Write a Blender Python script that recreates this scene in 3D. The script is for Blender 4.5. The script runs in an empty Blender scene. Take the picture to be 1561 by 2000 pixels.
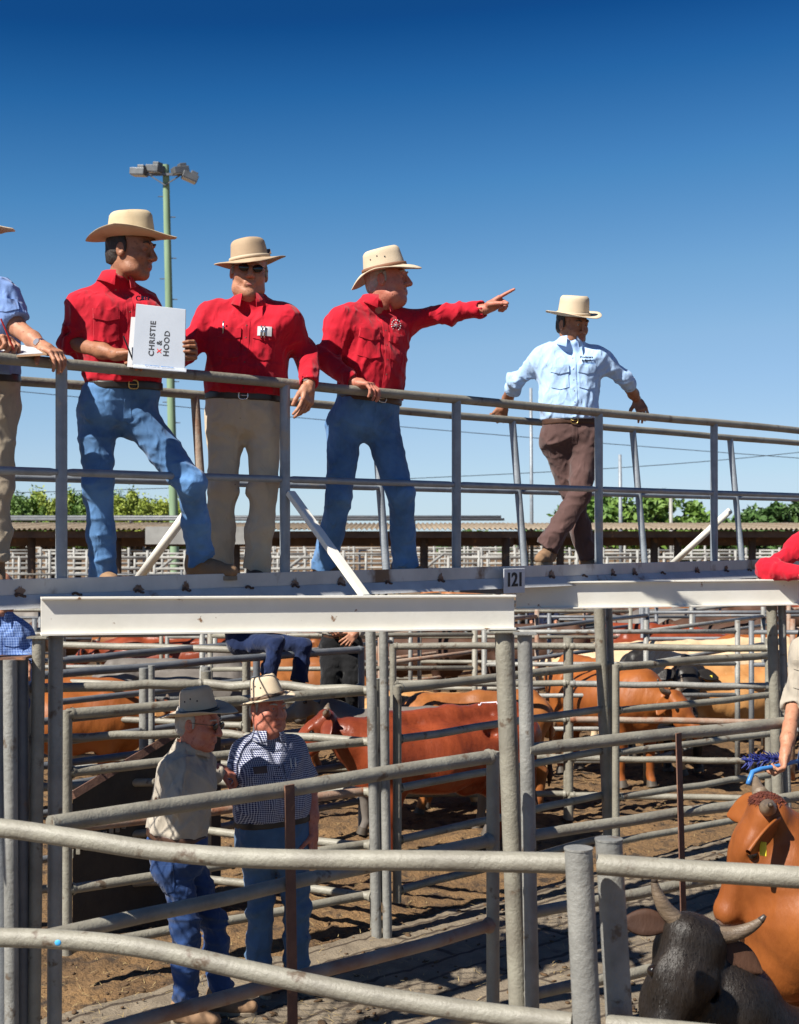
import bpy, bmesh, math, random
import numpy as np
from mathutils import Vector, Matrix, Quaternion
from mathutils.bvhtree import BVHTree
random.seed(7)
SC = bpy.context.scene
COL = SC.collection
# ------------------------------------------------------------------ camera
CAMH = 2.67                    # eye height above the yard floor
FPX, CX, HY = 2778.0, 780.5, 1035.0
cd = bpy.data.cameras.new('camera'); cam = bpy.data.objects.new('camera', cd); COL.objects.link(cam)
cam.location = (0, 0, CAMH); cam.rotation_euler = (math.radians(90), 0, 0)
cd.sensor_fit = 'VERTICAL'; cd.sensor_height = 36; cd.lens = 36 * FPX / 2000
cd.shift_y = 35 / 2000; cd.clip_start = 0.05; cd.clip_end = 3000
cd.dof.use_dof = True; cd.dof.focus_distance = 7.9; cd.dof.aperture_fstop = 5.6
SC.camera = cam
# ------------------------------------------------------------------ sky, sun, exposure
SUN_EL, SUN_AZ = math.radians(47), math.radians(-131)     # azimuth clockwise from +Y
w = bpy.data.worlds.new('World'); SC.world = w; w.use_nodes = True
nt = w.node_tree; nt.nodes.clear()
sky = nt.nodes.new('ShaderNodeTexSky'); sky.sky_type = 'NISHITA'; sky.sun_disc = False
sky.sun_elevation = SUN_EL; sky.sun_rotation = SUN_AZ
sky.air_density = 0.7; sky.dust_density = 0.0; sky.ozone_density = 1.0; sky.altitude = 0
# the photograph's deep, polarised-looking blue: a per-channel tone curve on the sky's own colour
bg = nt.nodes.new('ShaderNodeBackground'); bg.inputs[1].default_value = 0.10
wo = nt.nodes.new('ShaderNodeOutputWorld'); dn = nt.nodes.new('ShaderNodeVectorMath'); up_ = nt.nodes.new('ShaderNodeVectorMath')
dn.operation = up_.operation = 'SCALE'; dn.inputs['Scale'].default_value = .1; up_.inputs['Scale'].default_value = 10
cv = nt.nodes.new('ShaderNodeRGBCurve'); cv.mapping.use_clip = False; cv.mapping.extend = 'HORIZONTAL'
_l = lambda v: ((v / 255 + .055) / 1.055) ** 2.4
for ch_, src, dst in ((0, (96, 102, 114, 132, 149, 188, 222, 250), (18, 38, 74, 116, 142, 174, 194, 202)), (1, (121, 129, 143, 163, 180, 214, 236, 250), (74, 102, 136, 167, 184, 206, 219, 223)), (2, (158, 166, 180, 198, 210, 226, 240), (136, 163, 191, 211, 221, 233, 240))):
    c_ = cv.mapping.curves[ch_]
    pts_ = [(0, 0)] + [(_l(a), _l(b)) for a, b in zip(src, dst)]
    while len(c_.points) < len(pts_): c_.points.new(.5, .5)
    for p_, (a, b) in zip(c_.points, pts_): p_.location = (a, b * .56); p_.handle_type = 'VECTOR'
cv.mapping.update()
nt.links.new(sky.outputs[0], dn.inputs[0]); nt.links.new(dn.outputs[0], cv.inputs['Color']); nt.links.new(cv.outputs[0], up_.inputs[0])
nt.links.new(up_.outputs[0], bg.inputs[0]); nt.links.new(bg.outputs[0], wo.inputs[0])
sd = bpy.data.lights.new('sun', 'SUN'); sd.energy = 5.0; sd.angle = math.radians(0.5); sd.color = (1, 0.95, 0.86)
sun = bpy.data.objects.new('sun', sd); COL.objects.link(sun)
sdir = Vector((math.sin(SUN_AZ) * math.cos(SUN_EL), math.cos(SUN_AZ) * math.cos(SUN_EL), math.sin(SUN_EL)))
sun.rotation_euler = sdir.to_track_quat('Z', 'Y').to_euler(); sun.location = (-20, -15, 30)
SC.view_settings.view_transform = 'Standard'; SC.view_settings.look = 'None'
SC.view_settings.exposure = 0.85; SC.view_settings.gamma = 1.0
SC.view_settings.use_curve_mapping = False

V = lambda *a: Vector(a)
def P(x, y, Z):
    """world point seen at photo pixel (x, y) at depth Z"""
    return Vector(((x - CX) / FPX * Z, Z, CAMH - (y - HY) / FPX * Z))
def zt(y, h=1.6):
    """depth at which a thing of height h shows its top at pixel row y"""
    return FPX * (CAMH - h) / (y - HY)
def G(x, Z, z=0.0):
    return Vector(((x - CX) / FPX * Z, Z, z))

# ------------------------------------------------------------------ materials
def mat(name, c1, c2=None, scale=6, rough=.6, metal=0, bump=0, bscale=50, spot=None, sscale=3, sthr=.62, swid=.08,
        stretch=None, spec=.5, sheen=0, detail=5, coord='Object', bdist=.01, bstretch=None):
    m = bpy.data.materials.new(name); m.use_nodes = True
    n = m.node_tree; N = n.nodes; L = n.links
    b = N['Principled BSDF']; b.inputs['Roughness'].default_value = rough; b.inputs['Metallic'].default_value = metal
    b.inputs['Specular IOR Level'].default_value = spec
    if sheen: b.inputs['Sheen Weight'].default_value = sheen
    b.inputs['Base Color'].default_value = (*c1, 1)
    tc = N.new('ShaderNodeTexCoord'); co = tc.outputs[coord]
    def mapped(st):
        if not st: return co
        mp = N.new('ShaderNodeMapping'); mp.inputs['Scale'].default_value = st
        L.new(co, mp.inputs[0]); return mp.outputs[0]
    def noise(sc, det=5, st=None):
        t = N.new('ShaderNodeTexNoise'); t.inputs['Scale'].default_value = sc; t.inputs['Detail'].default_value = det
        t.inputs['Roughness'].default_value = .6
        L.new(mapped(st), t.inputs['Vector']); return t.outputs[0]
    def ramp(src, a, c):
        r = N.new('ShaderNodeMapRange'); r.inputs[1].default_value = a; r.inputs[2].default_value = c
        L.new(src, r.inputs[0]); return r.outputs[0]
    out = None
    if c2 is not None:
        mx = N.new('ShaderNodeMix'); mx.data_type = 'RGBA'
        mx.inputs[6].default_value = (*c1, 1); mx.inputs[7].default_value = (*c2, 1)
        L.new(ramp(noise(scale, detail, stretch), .32, .68), mx.inputs[0]); out = mx.outputs[2]
    if spot is not None:
        m2 = N.new('ShaderNodeMix'); m2.data_type = 'RGBA'
        if out: L.new(out, m2.inputs[6])
        else: m2.inputs[6].default_value = (*c1, 1)
        m2.inputs[7].default_value = (*spot, 1)
        L.new(ramp(noise(sscale, 8, stretch), sthr, sthr + swid), m2.inputs[0]); out = m2.outputs[2]
    if out: L.new(out, b.inputs['Base Color'])
    if bump:
        bp = N.new('ShaderNodeBump'); bp.inputs['Strength'].default_value = bump; bp.inputs['Distance'].default_value = bdist
        L.new(noise(bscale, 6, bstretch or stretch), bp.inputs['Height']); L.new(bp.outputs[0], b.inputs['Normal'])
    m['base'] = c1
    return m
def h2l(h):
    c = [int(h[i:i + 2], 16) / 255 for i in (0, 2, 4)]
    return tuple(((v + .055) / 1.055) ** 2.4 if v > .04 else v / 12.92 for v in c)

# ------------------------------------------------------------------ mesh builder
class MB:
    def __init__(s): s.v = []; s.f = []; s.m = []
    def add(s, vs, fs, mi=0):
        o = len(s.v); s.v += [tuple(x) for x in vs]; s.f += [tuple(i + o for i in f) for f in fs]; s.m += [mi] * len(fs)
    def tube(s, pts, r, n=12, mi=0, caps=True, up=None):
        pts = [Vector(p) for p in pts]; k = len(pts)
        rs = r if isinstance(r, (list, tuple)) else [r] * k
        vs = []; prev = None
        for i in range(k):
            t = (pts[min(i + 1, k - 1)] - pts[max(i - 1, 0)]).normalized()
            if prev is None:
                a = Vector(up) if up else (Vector((0, 0, 1)) if abs(t.z) < .9 else Vector((1, 0, 0)))
            else: a = prev
            x = (a - t * a.dot(t)).normalized(); y = t.cross(x); prev = x
            for j in range(n):
                q = 2 * math.pi * j / n; vs.append(pts[i] + (x * math.cos(q) + y * math.sin(q)) * rs[i])
        fs = [(i * n + j, i * n + (j + 1) % n, (i + 1) * n + (j + 1) % n, (i + 1) * n + j) for i in range(k - 1) for j in range(n)]
        if caps: fs += [tuple(range(n - 1, -1, -1)), tuple(range((k - 1) * n, k * n))]
        s.add(vs, fs, mi)
    def box(s, c, sx, sy, sz, ax=None, mi=0):
        """box centred at c, full sizes, optional axes (x, y, z)"""
        ax = ax or (V(1, 0, 0), V(0, 1, 0), V(0, 0, 1)); c = Vector(c)
        vs = [c + ax[0] * (i * sx / 2) + ax[1] * (j * sy / 2) + ax[2] * (k * sz / 2) for i in (-1, 1) for j in (-1, 1) for k in (-1, 1)]
        s.add(vs, [(0, 1, 3, 2), (4, 6, 7, 5), (0, 4, 5, 1), (2, 3, 7, 6), (0, 2, 6, 4), (1, 5, 7, 3)], mi)
    def bar(s, a, b, wd, th, side=None, mi=0):
        """flat bar from a to b, width along side"""
        a = Vector(a); b = Vector(b); t = (b - a); l = t.length; t.normalize()
        sd_ = Vector(side) if side else V(1, 0, 0)
        x = (sd_ - t * sd_.dot(t)).normalized(); y = t.cross(x)
        s.box((a + b) / 2, wd, th, l, (x, y, t), mi)
    def prism(s, pts, d, mi=0):
        """closed polygon (3-D points) extruded by vector d"""
        n = len(pts); pts = [Vector(p) for p in pts]; d = Vector(d)
        vs = pts + [p + d for p in pts]
        s.add(vs, [tuple(range(n)), tuple(range(2 * n - 1, n - 1, -1))] + [(i, i + n, (i + 1) % n + n, (i + 1) % n) for i in range(n)], mi)
    def grid(s, rows, mi=0, closed=False):
        nr = len(rows); nc = len(rows[0]); vs = [p for r in rows for p in r]
        c2 = nc if closed else nc - 1
        s.add(vs, [(i * nc + j, i * nc + (j + 1) % nc, (i + 1) * nc + (j + 1) % nc, (i + 1) * nc + j) for i in range(nr - 1) for j in range(c2)], mi)
    def ball(s, c, r, n=10, mi=0, ax=None):
        c = Vector(c); rr = r if isinstance(r, (tuple, list)) else (r, r, r)
        ax = ax or (V(1, 0, 0), V(0, 1, 0), V(0, 0, 1)); rows = []
        for i in range(n + 1):
            a = math.pi * i / n
            rows.append([c + ax[0] * (math.sin(a) * math.cos(b) * rr[0]) + ax[1] * (math.sin(a) * math.sin(b) * rr[1]) + ax[2] * (math.cos(a) * rr[2])
                         for b in [2 * math.pi * j / (2 * n) for j in range(2 * n)]])
        s.grid(rows, mi, True)
    def build(s, name, mats, parent=None, base=None, smooth=False, bevel=0, auto=None):
        base = Vector(base) if base is not None else (root_loc(parent) if parent else V(0, 0, 0))
        me = bpy.data.meshes.new(name)
        me.from_pydata([(x[0] - base[0], x[1] - base[1], x[2] - base[2]) for x in s.v], [], s.f)
        mats = mats if isinstance(mats, (list, tuple)) else [mats]
        for m in mats: me.materials.append(m)
        if len(mats) > 1: me.polygons.foreach_set('material_index', s.m)
        bm = bmesh.new(); bm.from_mesh(me); bmesh.ops.remove_doubles(bm, verts=bm.verts, dist=1e-6)
        bmesh.ops.recalc_face_normals(bm, faces=bm.faces); bm.to_mesh(me); bm.free()
        if smooth: me.polygons.foreach_set('use_smooth', [True] * len(me.polygons))
        if auto:
            me.polygons.foreach_set('use_smooth', [True] * len(me.polygons)); me.set_sharp_from_angle(angle=math.radians(auto))
        me.update()
        o = bpy.data.objects.new(name, me); COL.objects.link(o)
        if parent: o.parent = parent
        else: o.location = base
        if bevel:
            md = o.modifiers.new('bevel', 'BEVEL'); md.width = bevel; md.segments = 2; md.limit_method = 'ANGLE'
        return o
def root_loc(o):
    l = Vector(o.location)
    while o.parent: o = o.parent; l += Vector(o.location)
    return l
def tag(o, label=None, cat=None, group=None, kind=None):
    if label: o['label'] = label
    if cat: o['category'] = cat
    if group: o['group'] = group
    if kind: o['kind'] = kind
    return o
def thing(name, label, cat, loc, group=None):
    o = bpy.data.objects.new(name, None); COL.objects.link(o); o.location = loc; o.empty_display_size = .1
    return tag(o, label, cat, group)
def part(name, mb, m, parent, label=None, **k):
    o = mb.build(name, m, parent, **k)
    if label: o['label'] = label
    return o

# ------------------------------------------------------------------ implicit surfaces (smooth-union of tapered limbs, meshed)
def A3(v): return np.array((v[0], v[1], v[2]), dtype=np.float32)
class Field:
    def __init__(s): s.p = []
    def cone(s, a, b, ra, rb, k=.02, op=1, cap=False, capa=False):
        a, b = A3(a), A3(b); r = max(ra, rb)
        ba = b - a; l2 = float(ba @ ba) + 1e-9; dr = ba / math.sqrt(l2)
        def f(X, Y, Z):
            px, py, pz = X - a[0], Y - a[1], Z - a[2]
            t = np.clip((px * ba[0] + py * ba[1] + pz * ba[2]) / l2, 0, 1)
            d = np.sqrt((px - t * ba[0]) ** 2 + (py - t * ba[1]) ** 2 + (pz - t * ba[2]) ** 2) - (ra + (rb - ra) * t)
            if cap: d = np.maximum(d, (X - b[0]) * dr[0] + (Y - b[1]) * dr[1] + (Z - b[2]) * dr[2])
            if capa: d = np.maximum(d, -(px * dr[0] + py * dr[1] + pz * dr[2]))
            return d
        s.p.append((op, f, np.minimum(a, b) - r, np.maximum(a, b) + r, k)); return s
    def ell(s, c, r, ax=None, k=.02, op=1):
        c = A3(c); r = r if isinstance(r, (tuple, list)) else (r, r, r); R = max(r)
        ax = [A3(x) for x in (ax or (V(1, 0, 0), V(0, 1, 0), V(0, 0, 1)))]
        def f(X, Y, Z):
            px, py, pz = X - c[0], Y - c[1], Z - c[2]
            k0 = 0; k1 = 0
            for i in range(3):
                q = px * ax[i][0] + py * ax[i][1] + pz * ax[i][2]
                k0 = k0 + (q / r[i]) ** 2; k1 = k1 + (q / r[i] ** 2) ** 2
            k0 = np.sqrt(k0); k1 = np.sqrt(k1) + 1e-6
            return k0 * (k0 - 1) / k1
        s.p.append((op, f, c - R, c + R, k)); return s
    def cut(s, c, nrm, rad=None):
        """remove everything on the side nrm points to (within rad of c)"""
        c = A3(c); n = A3(Vector(nrm).normalized())
        def f(X, Y, Z): return (X - c[0]) * n[0] + (Y - c[1]) * n[1] + (Z - c[2]) * n[2]
        lo = c - rad if rad else None; hi = c + rad if rad else None
        s.p.append((3, f, lo, hi, 0)); return s
    def fold(s, amp, freq, seed, centers=None, st=(1, 1, 1), ridged=.5):
        s.p.append((4, (amp, freq, seed, centers, st, ridged), None, None, 0)); return s
    def eval(s, res):
        un = [q for q in s.p if q[0] == 1]
        lo = np.min([q[2] for q in un], axis=0) - .03; hi = np.max([q[3] for q in un], axis=0) + .03
        n = np.ceil((hi - lo) / res).astype(int) + 1
        ax = [lo[i] + res * np.arange(n[i], dtype=np.float32) for i in range(3)]
        D = np.full(n, 1.0, dtype=np.float32)
        for op, f, l, h, k in s.p:
            if op == 4:
                amp, freq, seed, cen, st, ridged = f
                idx = np.argwhere(np.abs(D) < max(.05, 2 * res))
                pt = np.stack([ax[i][idx[:, i]] for i in range(3)], 1)
                D[idx[:, 0], idx[:, 1], idx[:, 2]] += foldnoise(pt, amp, freq, seed, cen, st, ridged); continue
            if l is None: sl = (slice(None),) * 3
            else:
                pad = k + 3 * res
                i0 = np.clip(np.floor((l - pad - lo) / res).astype(int), 0, n); i1 = np.clip(np.ceil((h + pad - lo) / res).astype(int) + 1, 0, n)
                if np.any(i1 <= i0): continue
                sl = tuple(slice(i0[i], i1[i]) for i in range(3))
            g = [ax[0][sl[0]][:, None, None], ax[1][sl[1]][None, :, None], ax[2][sl[2]][None, None, :]]
            d = f(*g); a = D[sl]
            if op == 1:
                hh = np.maximum(k - np.abs(a - d), 0) / max(k, 1e-6); D[sl] = np.minimum(a, d) - hh * hh * k * .25
            elif op == -1:
                d = -d; hh = np.maximum(k - np.abs(a - d), 0) / max(k, 1e-6); D[sl] = np.maximum(a, d) + hh * hh * k * .25
            elif op == 3: D[sl] = np.maximum(a, d)
        return D, lo, res
    def mesh(s, res): return nets(*s.eval(res))
def foldnoise(p, amp, freq, seed, cen, st, ridged):
    rg = np.random.RandomState(seed); p = p * np.array(st, dtype=np.float32)
    wv = p + .35 / freq * np.sin(p[:, [1, 2, 0]] * freq * .8 + rg.rand(3) * 6)
    v = np.zeros(len(p), dtype=np.float32)
    if ridged > .5:                       # narrow creases that start and die out
        for i in range(7):
            k = rg.randn(3); k = k / np.linalg.norm(k) * freq * (.55 + .8 * rg.rand()); k2 = rg.randn(3); k2 = k2 / np.linalg.norm(k2) * freq * .30
            q = np.sin(wv @ k.astype(np.float32) * .5 + rg.rand() * 6.28); m2 = np.clip(.2 + 1.1 * np.sin(wv @ k2.astype(np.float32) + rg.rand() * 6.28), 0, 1)
            v -= (np.exp(-(np.abs(q) / .30) ** 1.5) - .2) * m2
        v *= amp * .62
    for i in range(0 if ridged > .5 else 5):
        k = rg.randn(3); k = k / np.linalg.norm(k) * freq * (0.6 + 1.1 * rg.rand())
        q = np.sin(wv @ k.astype(np.float32) + rg.rand() * 6.28)
        v += (1 - ridged) * q * .5 + ridged * (np.abs(q) - .6)
    if ridged <= .5: v *= amp * .6
    if cen:
        m = np.full(len(p), .7 if ridged > .5 else .35, dtype=np.float32); q = p / np.array(st, dtype=np.float32)
        for c, r, a in cen: m += a * np.exp(-((q - A3(c)) ** 2).sum(1) / (r * r))
        v *= m
    return v
def nets(D, lo, res):
    S = D < 0; n = D.shape
    c = np.zeros((n[0] - 1, n[1] - 1, n[2] - 1), dtype=np.int8)
    for i in (0, 1):
        for j in (0, 1):
            for k in (0, 1): c += S[i:n[0] - 1 + i, j:n[1] - 1 + j, k:n[2] - 1 + k]
    cells = np.argwhere((c > 0) & (c < 8)); nv = len(cells)
    idx = np.full(c.shape, -1, dtype=np.int64); idx[cells[:, 0], cells[:, 1], cells[:, 2]] = np.arange(nv)
    acc = np.zeros((nv, 3)); cnt = np.zeros(nv)
    cr = [(i, j, k) for i in (0, 1) for j in (0, 1) for k in (0, 1)]
    val = {q: D[cells[:, 0] + q[0], cells[:, 1] + q[1], cells[:, 2] + q[2]] for q in cr}
    for q in cr:
        for d in range(3):
            if q[d] == 0:
                r = list(q); r[d] = 1; r = tuple(r); a, b = val[q], val[r]
                m = (a < 0) != (b < 0); t = np.where(m, a / np.where(m, a - b, 1), 0)
                pt = np.array(q, dtype=float)[None] + np.zeros((nv, 3)); pt[:, d] += t
                acc[m] += pt[m]; cnt[m] += 1
    vs = lo + (cells + acc / cnt[:, None]) * res
    fs = []
    for d in range(3):
        e, g = (d + 1) % 3, (d + 2) % 3
        sl0 = [slice(None)] * 3; sl1 = [slice(None)] * 3; sl0[d] = slice(0, -1); sl1[d] = slice(1, None)
        ch = S[tuple(sl0)] != S[tuple(sl1)]
        q = np.argwhere(ch); q = q[(q[:, e] > 0) & (q[:, g] > 0) & (q[:, e] < n[e] - 1) & (q[:, g] < n[g] - 1)]
        ins = S[q[:, 0], q[:, 1], q[:, 2]]
        def at(de, dg):
            w_ = q.copy(); w_[:, e] += de; w_[:, g] += dg; return idx[w_[:, 0], w_[:, 1], w_[:, 2]]
        a, b, c_, d_ = at(-1, -1), at(0, -1), at(0, 0), at(-1, 0)
        fc = np.stack([a, b, c_, d_], 1); fc[~ins] = fc[~ins][:, ::-1]; fs.append(fc)
    return vs, np.concatenate(fs)
def npmesh(name, pieces, mats, parent=None, base=(0, 0, 0), smooth=True):
    """one mesh object out of (verts, quads[, material index]) pieces"""
    if parent: base = root_loc(parent)
    vs = []; fs = []; mi = []; o = 0
    for pc in pieces:
        v, f = pc[0], pc[1]; vs.append(np.asarray(v, dtype=float)); fs.append(np.asarray(f) + o); o += len(v); mi += [pc[2] if len(pc) > 2 else 0] * len(f)
    vs = np.concatenate(vs) - np.array(base); me = bpy.data.meshes.new(name)
    allf = [tuple(int(i) for i in q) for f in fs for q in f]
    me.from_pydata(vs.tolist(), [], allf)
    mats = mats if isinstance(mats, (list, tuple)) else [mats]
    for m in mats: me.materials.append(m)
    if len(mats) > 1: me.polygons.foreach_set('material_index', mi)
    me.polygons.foreach_set('use_smooth', [smooth] * len(me.polygons)); me.update()
    ob = bpy.data.objects.new(name, me); COL.objects.link(ob)
    if parent: ob.parent = parent
    else: ob.location = base
    return ob
def text_mb(txt, size, depth, origin, xax, yax, bold=.0, spacing=1.0, align='CENTER'):
    """lettering as real raised geometry on the plane (xax, yax)"""
    cu = bpy.data.curves.new('lettering', 'FONT'); cu.body = txt; cu.size = size; cu.extrude = depth; cu.offset = bold
    cu.align_x = align; cu.align_y = 'CENTER'; cu.space_character = spacing; cu.resolution_u = 3
    ob = bpy.data.objects.new('lettering', cu); COL.objects.link(ob)
    bpy.context.view_layer.update()
    me = bpy.data.meshes.new_from_object(ob.evaluated_get(bpy.context.evaluated_depsgraph_get()))
    zx = Vector(xax).cross(Vector(yax)).normalized(); mb = MB(); o = Vector(origin)
    mb.add([o + Vector(xax) * v.co.x + Vector(yax) * v.co.y + zx * v.co.z for v in me.vertices], [tuple(p.vertices) for p in me.polygons])
    bpy.data.objects.remove(ob); bpy.data.curves.remove(cu); bpy.data.meshes.remove(me)
    return mb
# ------------------------------------------------------------------ palette
M = {}
M['galv'] = mat('galvanised steel', (.30, .33, .36), (.20, .225, .25), 9, .5, .25, .25, 90, spot=(.34, .30, .25), sscale=5, sthr=.62)
M['pipe'] = mat('weathered yard pipe', (.27, .255, .205), (.165, .15, .12), 5, .5, .0, .5, 55, spot=(.11, .08, .055), sscale=9, sthr=.61, swid=.06)
M['pipe_new'] = mat('grey yard pipe', (.30, .295, .27), (.17, .168, .155), 5, .52, .1, .5, 55, spot=(.12, .09, .065), sscale=9, sthr=.60, swid=.06)
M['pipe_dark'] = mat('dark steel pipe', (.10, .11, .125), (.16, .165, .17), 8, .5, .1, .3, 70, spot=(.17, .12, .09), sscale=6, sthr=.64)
M['pipe_rust'] = mat('rusty yard pipe', (.30, .25, .20), (.24, .12, .07), 6, .7, .0, .4, 60, spot=(.22, .08, .035), sscale=5, sthr=.55)
M['rust'] = mat('rust brown steel', (.17, .085, .055), (.10, .05, .035), 9, .8, 0, .4, 80, spot=(.30, .14, .07), sscale=12, sthr=.6)
M['white'] = mat('white painted steel', (.80, .77, .69), (.72, .69, .60), 3, .45, 0, .08, 30, spot=(.26, .15, .08), sscale=9, sthr=.66, swid=.03)
M['fascia'] = mat('dull zinc plate', (.60, .595, .57), (.40, .395, .38), 3, .5, .05, .15, 40, spot=(.15, .085, .045), sscale=4.5, sthr=.57, swid=.12, stretch=(1, 1, .6))
M['fascia_low'] = mat('pale zinc flange', (.56, .56, .55), (.40, .40, .40), 5, .5, .05, .15, 40, spot=(.22, .12, .06), sscale=5, sthr=.62)
M['weld'] = mat('burnt weld metal', (.06, .045, .04), (.14, .07, .04), 60, .7, .2, .8, 90)
M['stain'] = mat('rust stain', (.16, .075, .035), (.26, .20, .16), 30, .8, 0, .2, 60)
M['deckm'] = mat('expanded steel mesh', (.16, .165, .17), (.10, .10, .10), 20, .6, .3)
M['plate'] = mat('grey number plate', (.62, .64, .67), (.50, .52, .55), 12, .5, 0)
M['black'] = mat('black paint', (.012, .012, .014), None, rough=.6)
M['dirt'] = mat('churned yard dirt', (.235, .135, .055), (.105, .058, .024), 2.0, .95, 0, 1.0, 30, spot=(.045, .028, .016), sscale=6, sthr=.52, swid=.14, bdist=.04)
M['conc'] = mat('dirty grooved concrete', (.23, .185, .13), (.125, .097, .066), 4, .9, 0, .9, 45, spot=(.10, .07, .045), sscale=6, sthr=.58, swid=.12, bdist=.015)
M['roof'] = mat('weathered corrugated iron', (.26, .215, .155), (.14, .10, .065), 5, .6, .05, spot=(.20, .11, .06), sscale=2, sthr=.6)
M['dkwood'] = mat('old rusty beam', (.15, .09, .055), (.075, .045, .03), 3, .8, spot=(.30, .15, .06), sscale=4, sthr=.6)
M['farpipe'] = mat('pale far pipe', (.36, .355, .33), (.22, .215, .20), 2, .6)
M['pole'] = mat('green treated timber', (.25, .36, .22), (.17, .26, .15), 1.2, .8, stretch=(3, 3, .4), bump=.3, bscale=8)
M['lamp'] = mat('grey lamp housing', (.16, .17, .18), (.10, .105, .11), 3, .5, .3)
M['glass'] = mat('lamp glass', (.55, .6, .62), None, rough=.1)
M['leafA'] = mat('yellow green leaves', (.33, .38, .05), (.17, .23, .035), .9, .6)
M['leafB'] = mat('mid green leaves', (.16, .26, .04), (.06, .13, .025), .8, .6)
M['leafC'] = mat('dark green leaves', (.04, .09, .022), (.07, .14, .03), .8, .6)
M['bark'] = mat('bark', (.14, .10, .07), (.08, .06, .045), 6, .9)
# dirt: tyre and hoof churned; concrete: grooves along and across the race
n = M['conc'].node_tree; N = n.nodes; b = N['Principled BSDF']
tc = N.new('ShaderNodeTexCoord'); mp = N.new('ShaderNodeMapping'); mp.inputs['Rotation'].default_value = (0, 0, math.radians(-43.7))
br = N.new('ShaderNodeTexBrick'); br.inputs['Scale'].default_value = 1.0; br.inputs['Brick Width'].default_value = 2.3; br.inputs['Row Height'].default_value = .21
br.inputs['Mortar Size'].default_value = .022; br.inputs['Mortar Smooth'].default_value = .6; br.offset = .35
wp = N.new('ShaderNodeTexNoise'); wp.inputs['Scale'].default_value = 7
ad = N.new('ShaderNodeMix'); ad.data_type = 'VECTOR'; ad.inputs[0].default_value = .05
n.links.new(tc.outputs['Object'], mp.inputs[0]); n.links.new(tc.outputs['Object'], wp.inputs['Vector'])
n.links.new(mp.outputs[0], ad.inputs[4]); n.links.new(wp.outputs[1], ad.inputs[5]); n.links.new(ad.outputs[1], br.inputs['Vector'])
old = b.inputs['Base Color'].links[0].from_socket
mx = N.new('ShaderNodeMix'); mx.data_type = 'RGBA'; mx.inputs[7].default_value = (.055, .038, .024, 1)
n.links.new(old, mx.inputs[6]); n.links.new(br.outputs['Fac'], mx.inputs[0]); n.links.new(mx.outputs[2], b.inputs['Base Color'])

# ------------------------------------------------------------------ ground: one sheet to the horizon
def inapron(X, Y): return (Y < 9.62 + .955 * X) & (Y > 5.0 + .955 * X) 
def axis(lo, hi, st, far, g=1.25):
    mid = list(np.arange(lo, hi + 1e-6, st)); a = []; s_ = st; p = lo
    while p > -far: s_ *= g; p -= s_; a.append(p)
    c = []; s_ = st; p = hi
    while p < far: s_ *= g; p += s_; c.append(p)
    return np.array(a[::-1] + mid + c)
xs = axis(-5.5, 8, .05, 1500); ys = axis(6.5, 19, .05, 1500)
X, Y = np.meshgrid(xs, ys, indexing='ij')
def vnoise(X, Y, fr, seed):
    rg = np.random.RandomState(seed); z = 0
    for i in range(7):
        a = rg.rand() * 6.28; k = fr * (.5 + rg.rand() * 1.3)
        z = z + np.sin((X * math.cos(a) + Y * math.sin(a)) * k + rg.rand() * 6.28 + 1.2 * np.sin((X * math.sin(a * 2) - Y * math.cos(a * 3)) * k * .7))
    return z / 7
rg = np.random.RandomState(3)
Zg = .030 * vnoise(X, Y, 5, 1) + .030 * vnoise(X, Y, 16, 2) + .022 * np.abs(vnoise(X, Y, 34, 4)) + .008 * rg.randn(*X.shape)
fade = np.clip((26 - np.hypot(X, Y - 9)) / 6, 0, 1); Zg = Zg * fade - .02
Zg = np.where(inapron(X, Y), -.08, Zg)
nx, ny = X.shape; ii = np.arange(nx * ny).reshape(nx, ny)
q = np.stack([ii[:-1, :-1], ii[1:, :-1], ii[1:, 1:], ii[:-1, 1:]], -1).reshape(-1, 4)
go = npmesh('ground', [(np.stack([X, Y, Zg], -1).reshape(-1, 3), q)], M['dirt']); tag(go, kind='structure')
# concrete floor under the walkway
us = np.arange(-8, 16, .06); vs_ = np.arange(0, 3.34, .06)
U, W = np.meshgrid(us, vs_, indexing='ij'); du = np.array((.723, .691)); dv = np.array((-.691, .723))
Xa = 0 + U * du[0] + W * dv[0]; Ya = 5.0 + U * du[1] + W * dv[1]
Za = .02 + .008 * vnoise(Xa, Ya, 9, 8) + .004 * rg.randn(*Xa.shape)
nx, ny = Xa.shape; ii = np.arange(nx * ny).reshape(nx, ny)
q = np.stack([ii[:-1, :-1], ii[1:, :-1], ii[1:, 1:], ii[:-1, 1:]], -1).reshape(-1, 4)
tag(npmesh('concrete_pavement', [(np.stack([Xa, Ya, Za], -1).reshape(-1, 3), q)], M['conc']), kind='structure')

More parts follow.
